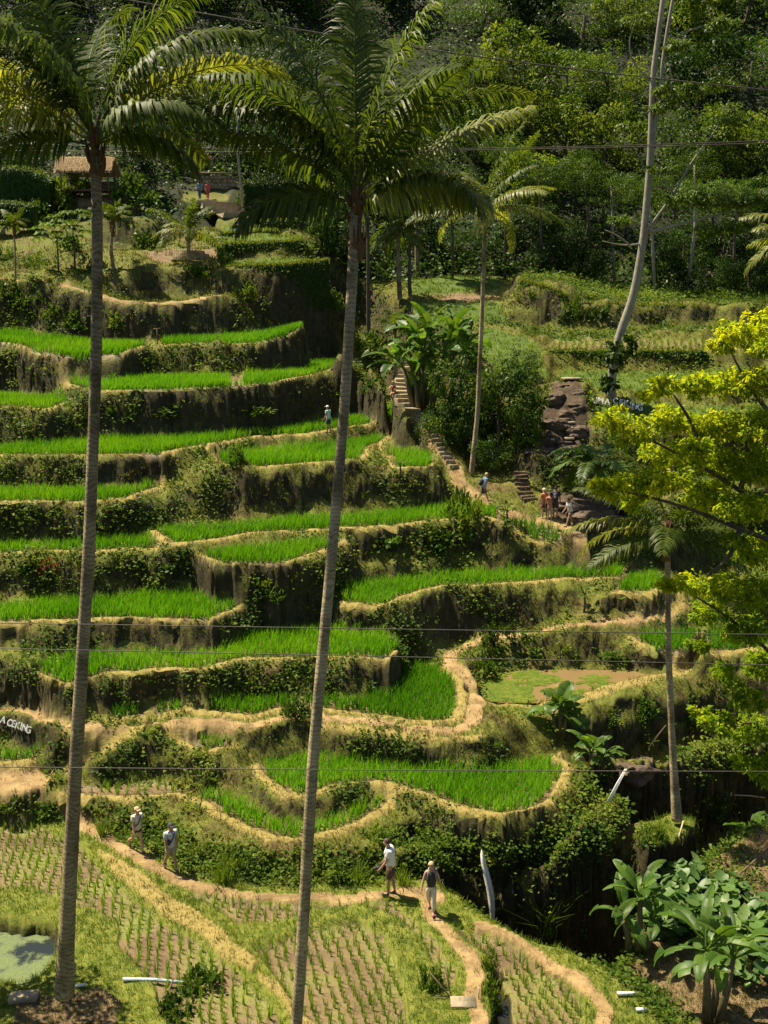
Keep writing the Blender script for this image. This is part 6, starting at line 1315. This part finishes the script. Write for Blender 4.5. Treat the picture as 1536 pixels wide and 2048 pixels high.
# boulders and stone slabs of the cascade
def rocks(label, items, mat='darkrock', name='boulder', group=None):
    for (u, v, Y, w_, h_, lb) in items:
        x, y, z = wy(u, v, Y); b = bmesh.new(); bmesh.ops.create_icosphere(b, subdivisions=4, radius=1); s0 = random.uniform(0, 99)
        for vv in b.verts:
            c_ = vv.co; f = 1 + .9 * (fbm(np.array([c_.x * 1.5 + s0]), np.array([c_.y * 1.3 + c_.z * 2.1 + s0]), 5, 4)[0] - .5); vv.co = Vector((c_.x * f * w_, c_.y * f * w_ * .7, max(-.8, min(.8, c_.z * f)) * h_))
        me = bpy.data.meshes.new('boulder'); b.to_mesh(me); b.free(); me.materials.append(M[mat]); tag(obj(name, me, loc=(x, y, z), rot=(0, 0, random.uniform(-.5, .5))), lb, 'rock', group)
rocks('', [(1125, 960, 62.4, 1.3, .9, 'big dark rounded boulder in the hollow above the bathing rock'), (1090, 905, 63.2, 1.2, .25, 'flat dark rock shelf at the foot of the cascade, left'), (1150, 900, 63.2, 1.1, .3, 'dark rock shelf at the foot of the cascade, right'),
           (1160, 1010, 59.4, 2.3, .5, 'broad brown bathing rock where visitors stand'), (1195, 1040, 57.4, 1.5, .7, 'brown rock block below the bathing rock'), (1130, 778, 68.8, .55, .35, 'small boulder just under the pale slab of the cascade'), (1160, 790, 67.8, .5, .4, 'small boulder at the top right rim of the cascade'), (1128, 830, 66.0, .5, .35, 'small rock in the middle of the cascade'), (1100, 880, 64.6, .6, .4, 'rock at the lower left rim of the cascade'), (1130, 892, 64.0, .55, .35, 'small rock at the very foot of the cascade'), (1110, 800, 67.0, .7, .5, 'upper left boulder of the rock cascade'), (1150, 820, 66.6, .8, .5, 'upper right boulder of the rock cascade'), (1115, 850, 65.4, .9, .5, 'lower left boulder of the rock cascade'), (1155, 865, 65, .8, .5, 'lower right boulder of the rock cascade'),
           (1270, 1545, 40.2, .9, .5, 'grey-brown rock above the dark gully hole left of the slim palm')])
def slab(label, u, v, Y, w_, name='stone_slab', h_=.12, d_=.5, mat='stone'):
    x, y, z = wy(u, v, Y); mb = MB(); mb.add(*box((0, 0, 0), (w_, d_, h_), (0, 0, .1))); o = obj(name, mb.build(name, M[mat]), loc=(x, y, z)); m_ = o.modifiers.new('bevel', 'BEVEL'); m_.width = .03; tag(o, label, 'slab')
slab('pale stone slab at the top of the rock cascade', 1144, 757, 70.2, 1.2, d_=.9); slab('small pale slab halfway down the cascade', 1141, 845, 65.3, .55); slab('small pale slab low on the cascade', 1139, 877, 64.2, .5)
# pipes, sticks, stile
def rod(name, label, pts, r, mat, cat, world=None, group=None):
    P = []
    for q_ in pts:
        p = hit(q_[0], q_[1]); P.append((p.x, p.y, p.z + q_[2]))
    mb = MB(); mb.add(*tube(P, r, 8)); return tag(obj(name, mb.build(name, M[mat], True)), label, cat, group)
rod('water_pipe', 'long pale blue-grey pipe lying over the grass right of the thick palm trunk', [(246, 1966, .12), (310, 1970, .16), (376, 1980, .2)], .05, 'pipe', 'pipe')
rod('water_pipe', 'short white pipe end beside the thick palm trunk foot', [(152, 1977, .08), (172, 1976, .1)], .045, 'white', 'pipe')
rod('water_pipe', 'short pale pipe sticking out of the grass right of the side path', [(1234, 1993, .1), (1278, 1994, .1)], .05, 'white', 'pipe')
rod('water_pipe', 'shorter pale pipe stub at the lower right, nearer the big banana plant', [(1272, 2026, .1), (1292, 2026, .1)], .05, 'white', 'pipe')
rod('wooden_stick', 'dark wooden stick leaning across the long pipe', [(316, 2034, .0), (347, 1990, .45)], .025, 'wood', 'stick')
rod('fallen_branch', 'long dark branch lying on the brown right bank', [(1440, 1790, .1), (1490, 1752, .25), (1545, 1705, .3), (1600, 1660, .35)], .035, 'wood', 'branch')
p0 = hit(985, 1832); mb = MB(); q_ = np.linspace(0, 1, 14)
a_ = np.array([p0.x, p0.y, p0.z - .1]); b_ = np.array([p0.x - .33, p0.y + .25, p0.z + 2.25]); L = a_[None] + (b_ - a_)[None] * q_[:, None] + np.stack([.05 * np.sin(q_ * 5), 0 * q_, 0 * q_], 1); w_ = .115 * np.sin(np.clip(q_ * .9 + .1, 0, 1) * math.pi) ** .4
V = np.concatenate([L + np.stack([w_, 0 * w_, 0 * w_], 1), L + np.stack([.3 * w_, -w_, 0 * w_], 1), L - np.stack([w_, 0 * w_, 0 * w_], 1), L + np.stack([0 * w_, w_, 0 * w_], 1)]); k = np.arange(13)
mb.add(V, np.concatenate([np.stack([k + i * 14, k + 1 + i * 14, k + 1 + ((i + 1) % 4) * 14, k + ((i + 1) % 4) * 14], 1) for i in range(4)])); tag(obj('bleached_palm_sheath', mb.build('bleached_palm_sheath', M['pale'], True)), 'tall bleached white palm sheath standing at the rim of the dark gully', 'palm sheath')
def plank(label, u0, v0, u1, v1, Y, w_, mat, name='plank'):
    a_ = np.array(wy(u0, v0, Y)); b_ = np.array(wy(u1, v1, Y + .4)); mb = MB()
    for o_ in (-w_, 0, w_): mb.add(*tube([a_ + (o_, 0, 0), (a_ + b_) / 2 + (o_, 0, .02), b_ + (o_ * .6, 0, 0)], w_ * .5, 6))
    tag(obj(name, mb.build(name, M[mat], True)), label, name.replace('_', ' '))
plank('pale split bamboo leaning over the gully behind the banana plant', 1217, 1603, 1252, 1538, 36.4, .045, 'pale', 'split_bamboo')
plank('thin brown pole leaning beside the slim palm trunk', 1298, 1495, 1332, 1450, 39.8, .02, 'wood', 'leaning_pole')
for lb, pts in (('pale dry stick lying across the debris at the right gully edge', [(1462, 1592, .05), (1500, 1596, .1), (1530, 1600, .1)]), ('pale dry stick standing out of the debris at the right gully edge', [(1440, 1640, .0), (1462, 1600, .35)]), ('broken pale branch below the palm knob', [(1352, 1692, 0), (1366, 1660, .35)])): rod('dry_stick', lb, pts, .03, 'bamboo', 'stick')
# bamboo stile beside the path
sp_ = hit(905, 2000); rt = thing('bamboo_stile', 'little bamboo stile with crossed poles and a slatted mat on the path', 'stile', (sp_.x, sp_.y, sp_.z))
f_ = 1 / px(sp_.y, 2000)
def sp(u, v, up=0): return np.array([(u - 905) * f_, -(v - 2000) * f_ * .25, (2000 - v) * f_ * .93 + up])
for a_, b_ in (((906, 2010), (889, 1929)), ((915, 2012), (860, 1944)), ((870, 1992), (938, 1996)), ((903, 2014), (935, 1995))):
    mb = MB(); mb.add(*tube([sp(*a_), sp(*b_)], .018, 6)); obj('pole', mb.build('pole', M['wood'], True), rt)
for i in range(9):
    mb = MB(); mb.add(*tube([sp(900, 2003 + i * 1.6) * (1, 1, 0) + (0, -.045 * i, .10), sp(950, 2003 + i * 1.6) * (1, 1, 0) + (0, -.045 * i, .10)], .018, 6)); obj('slat', mb.build('slat', M['bamboo'], True), rt)
mb = MB(); mb.add(*tube([sp(957, 2015, -.2) * (1, 1, 0), sp(957, 2015) * (1, 1, 0) + (0, 0, .4)], .02, 6)); obj('stake', mb.build('stake', M['bamboo'], True), rt)
# thin sapling on the young paddy's bund, dead twig cross on the top paddy
sp2 = hit(398, 1622); rt = thing('sapling', 'thin leaning sapling stem at the corner of the crescent paddy', 'sapling', tuple(sp2)); mb = MB(); mb.add(*tube([(0, 0, -.05), (.2, 0, .9), (.42, .05, 1.9)], [.02, .016, .01], 5)); obj('stem', mb.build('stem', M['wood'], True), rt)
g = np.random.default_rng(2); n = 60; t = g.uniform(.75, 1.02, n); B = np.stack([.42 * t, .05 * t, 1.9 * t], 1) + g.normal(0, .1, (n, 3)); V, F = leafgeo(B, rdir(n, g), np.tile([0, 0, 1.], (n, 1)), .14, .06); mb = MB(); mb.add(V, F, .8); obj('foliage', mb.build('foliage', M['grass']), rt)
sp3 = hit(315, 688); rt = thing('wooden_marker', 'thin wooden T-shaped marker between the two top paddies', 'marker', tuple(sp3)); mb = MB(); mb.add(*tube([(0, 0, -.1), (0, 0, 1.05)], .04, 5)); obj('post', mb.build('post', M['wood'], True), rt); mb = MB(); mb.add(*tube([(-.25, 0, 1.0), (.25, 0, 1.05)], .04, 5)); obj('crossbar', mb.build('crossbar', M['wood'], True), rt)
# a tree just outside the left edge whose shade falls on the soil at the bottom left
cm, tm = PROT['broad'][0]; tx, ty = -12.3, 27.2; tz = ground(tx, ty); rt = thing('shade_tree', 'tree just beyond the left edge shading the soil at the palm foot', 'tree', (tx, ty, tz)); obj('crown', cm, rt, (0, 0, 7.2), None, (2.0, 2.0, 1.6)); obj('trunk', tm, rt, None, None, (3, 3, 7.2))
# flat stone by the dark soil at the bottom left
p = hit(48, 2000); mb = MB(); mb.add(*box((0, 0, .08), (.75, .4, .2), (0, 0, .12))); o = obj('stone_block', mb.build('stone_block', M['stone']), loc=tuple(p)); m_ = o.modifiers.new('bevel', 'BEVEL'); m_.width = .04; tag(o, 'flat brown stone block at the bottom left corner by the pond', 'stone')
# water-lily pads on the muddy pond
g = np.random.default_rng(77); V = []; F = []; n = 0
P2 = [p for p in PATCH if p['name'] == 'pond2'][0]['P'][:, :2]; lo, hi = P2.min(0), P2.max(0); cand = g.uniform(lo, hi, (2600, 2)); cand = cand[inpoly(P2, cand[:, 0], cand[:, 1])]
xs = (cand[:, 0] - lo[0]) / (hi[0] - lo[0]); cand = cand[(fbm(cand[:, 0] * .9, cand[:, 1] * .9, 55) + .55 * (1 - xs) - .35 * xs) > .72]
zz = np.full(len(cand), -16.6 - .08 + .012); r_ = g.uniform(.07, .17, len(cand)); th = np.linspace(.25, 2 * math.pi - .25, 9); ph = g.uniform(0, 6.28, len(cand))
ring = np.stack([cand[:, :1] + r_[:, None] * np.cos(th[None] + ph[:, None]), cand[:, 1:] + r_[:, None] * np.sin(th[None] + ph[:, None]), np.broadcast_to(zz[:, None] + g.uniform(0, .01, (len(cand), 1)), (len(cand), 9))], 2)
VV = np.concatenate([np.concatenate([cand, zz[:, None]], 1)[:, None], ring], 1).reshape(-1, 3); k0 = np.arange(len(cand))[:, None] * 10; FF = np.concatenate([np.concatenate([k0, k0 + 1 + i, k0 + 2 + i], 1) for i in range(8)])
tag(obj('lily_pads', mesh('lily_pads', VV, FF, M['grass'], {'rnd': np.repeat(g.uniform(.2, 1, len(cand)), 10)})), 'yellow-green lily pads floating on the left half of the muddy pond', 'lily pads', kind='stuff')
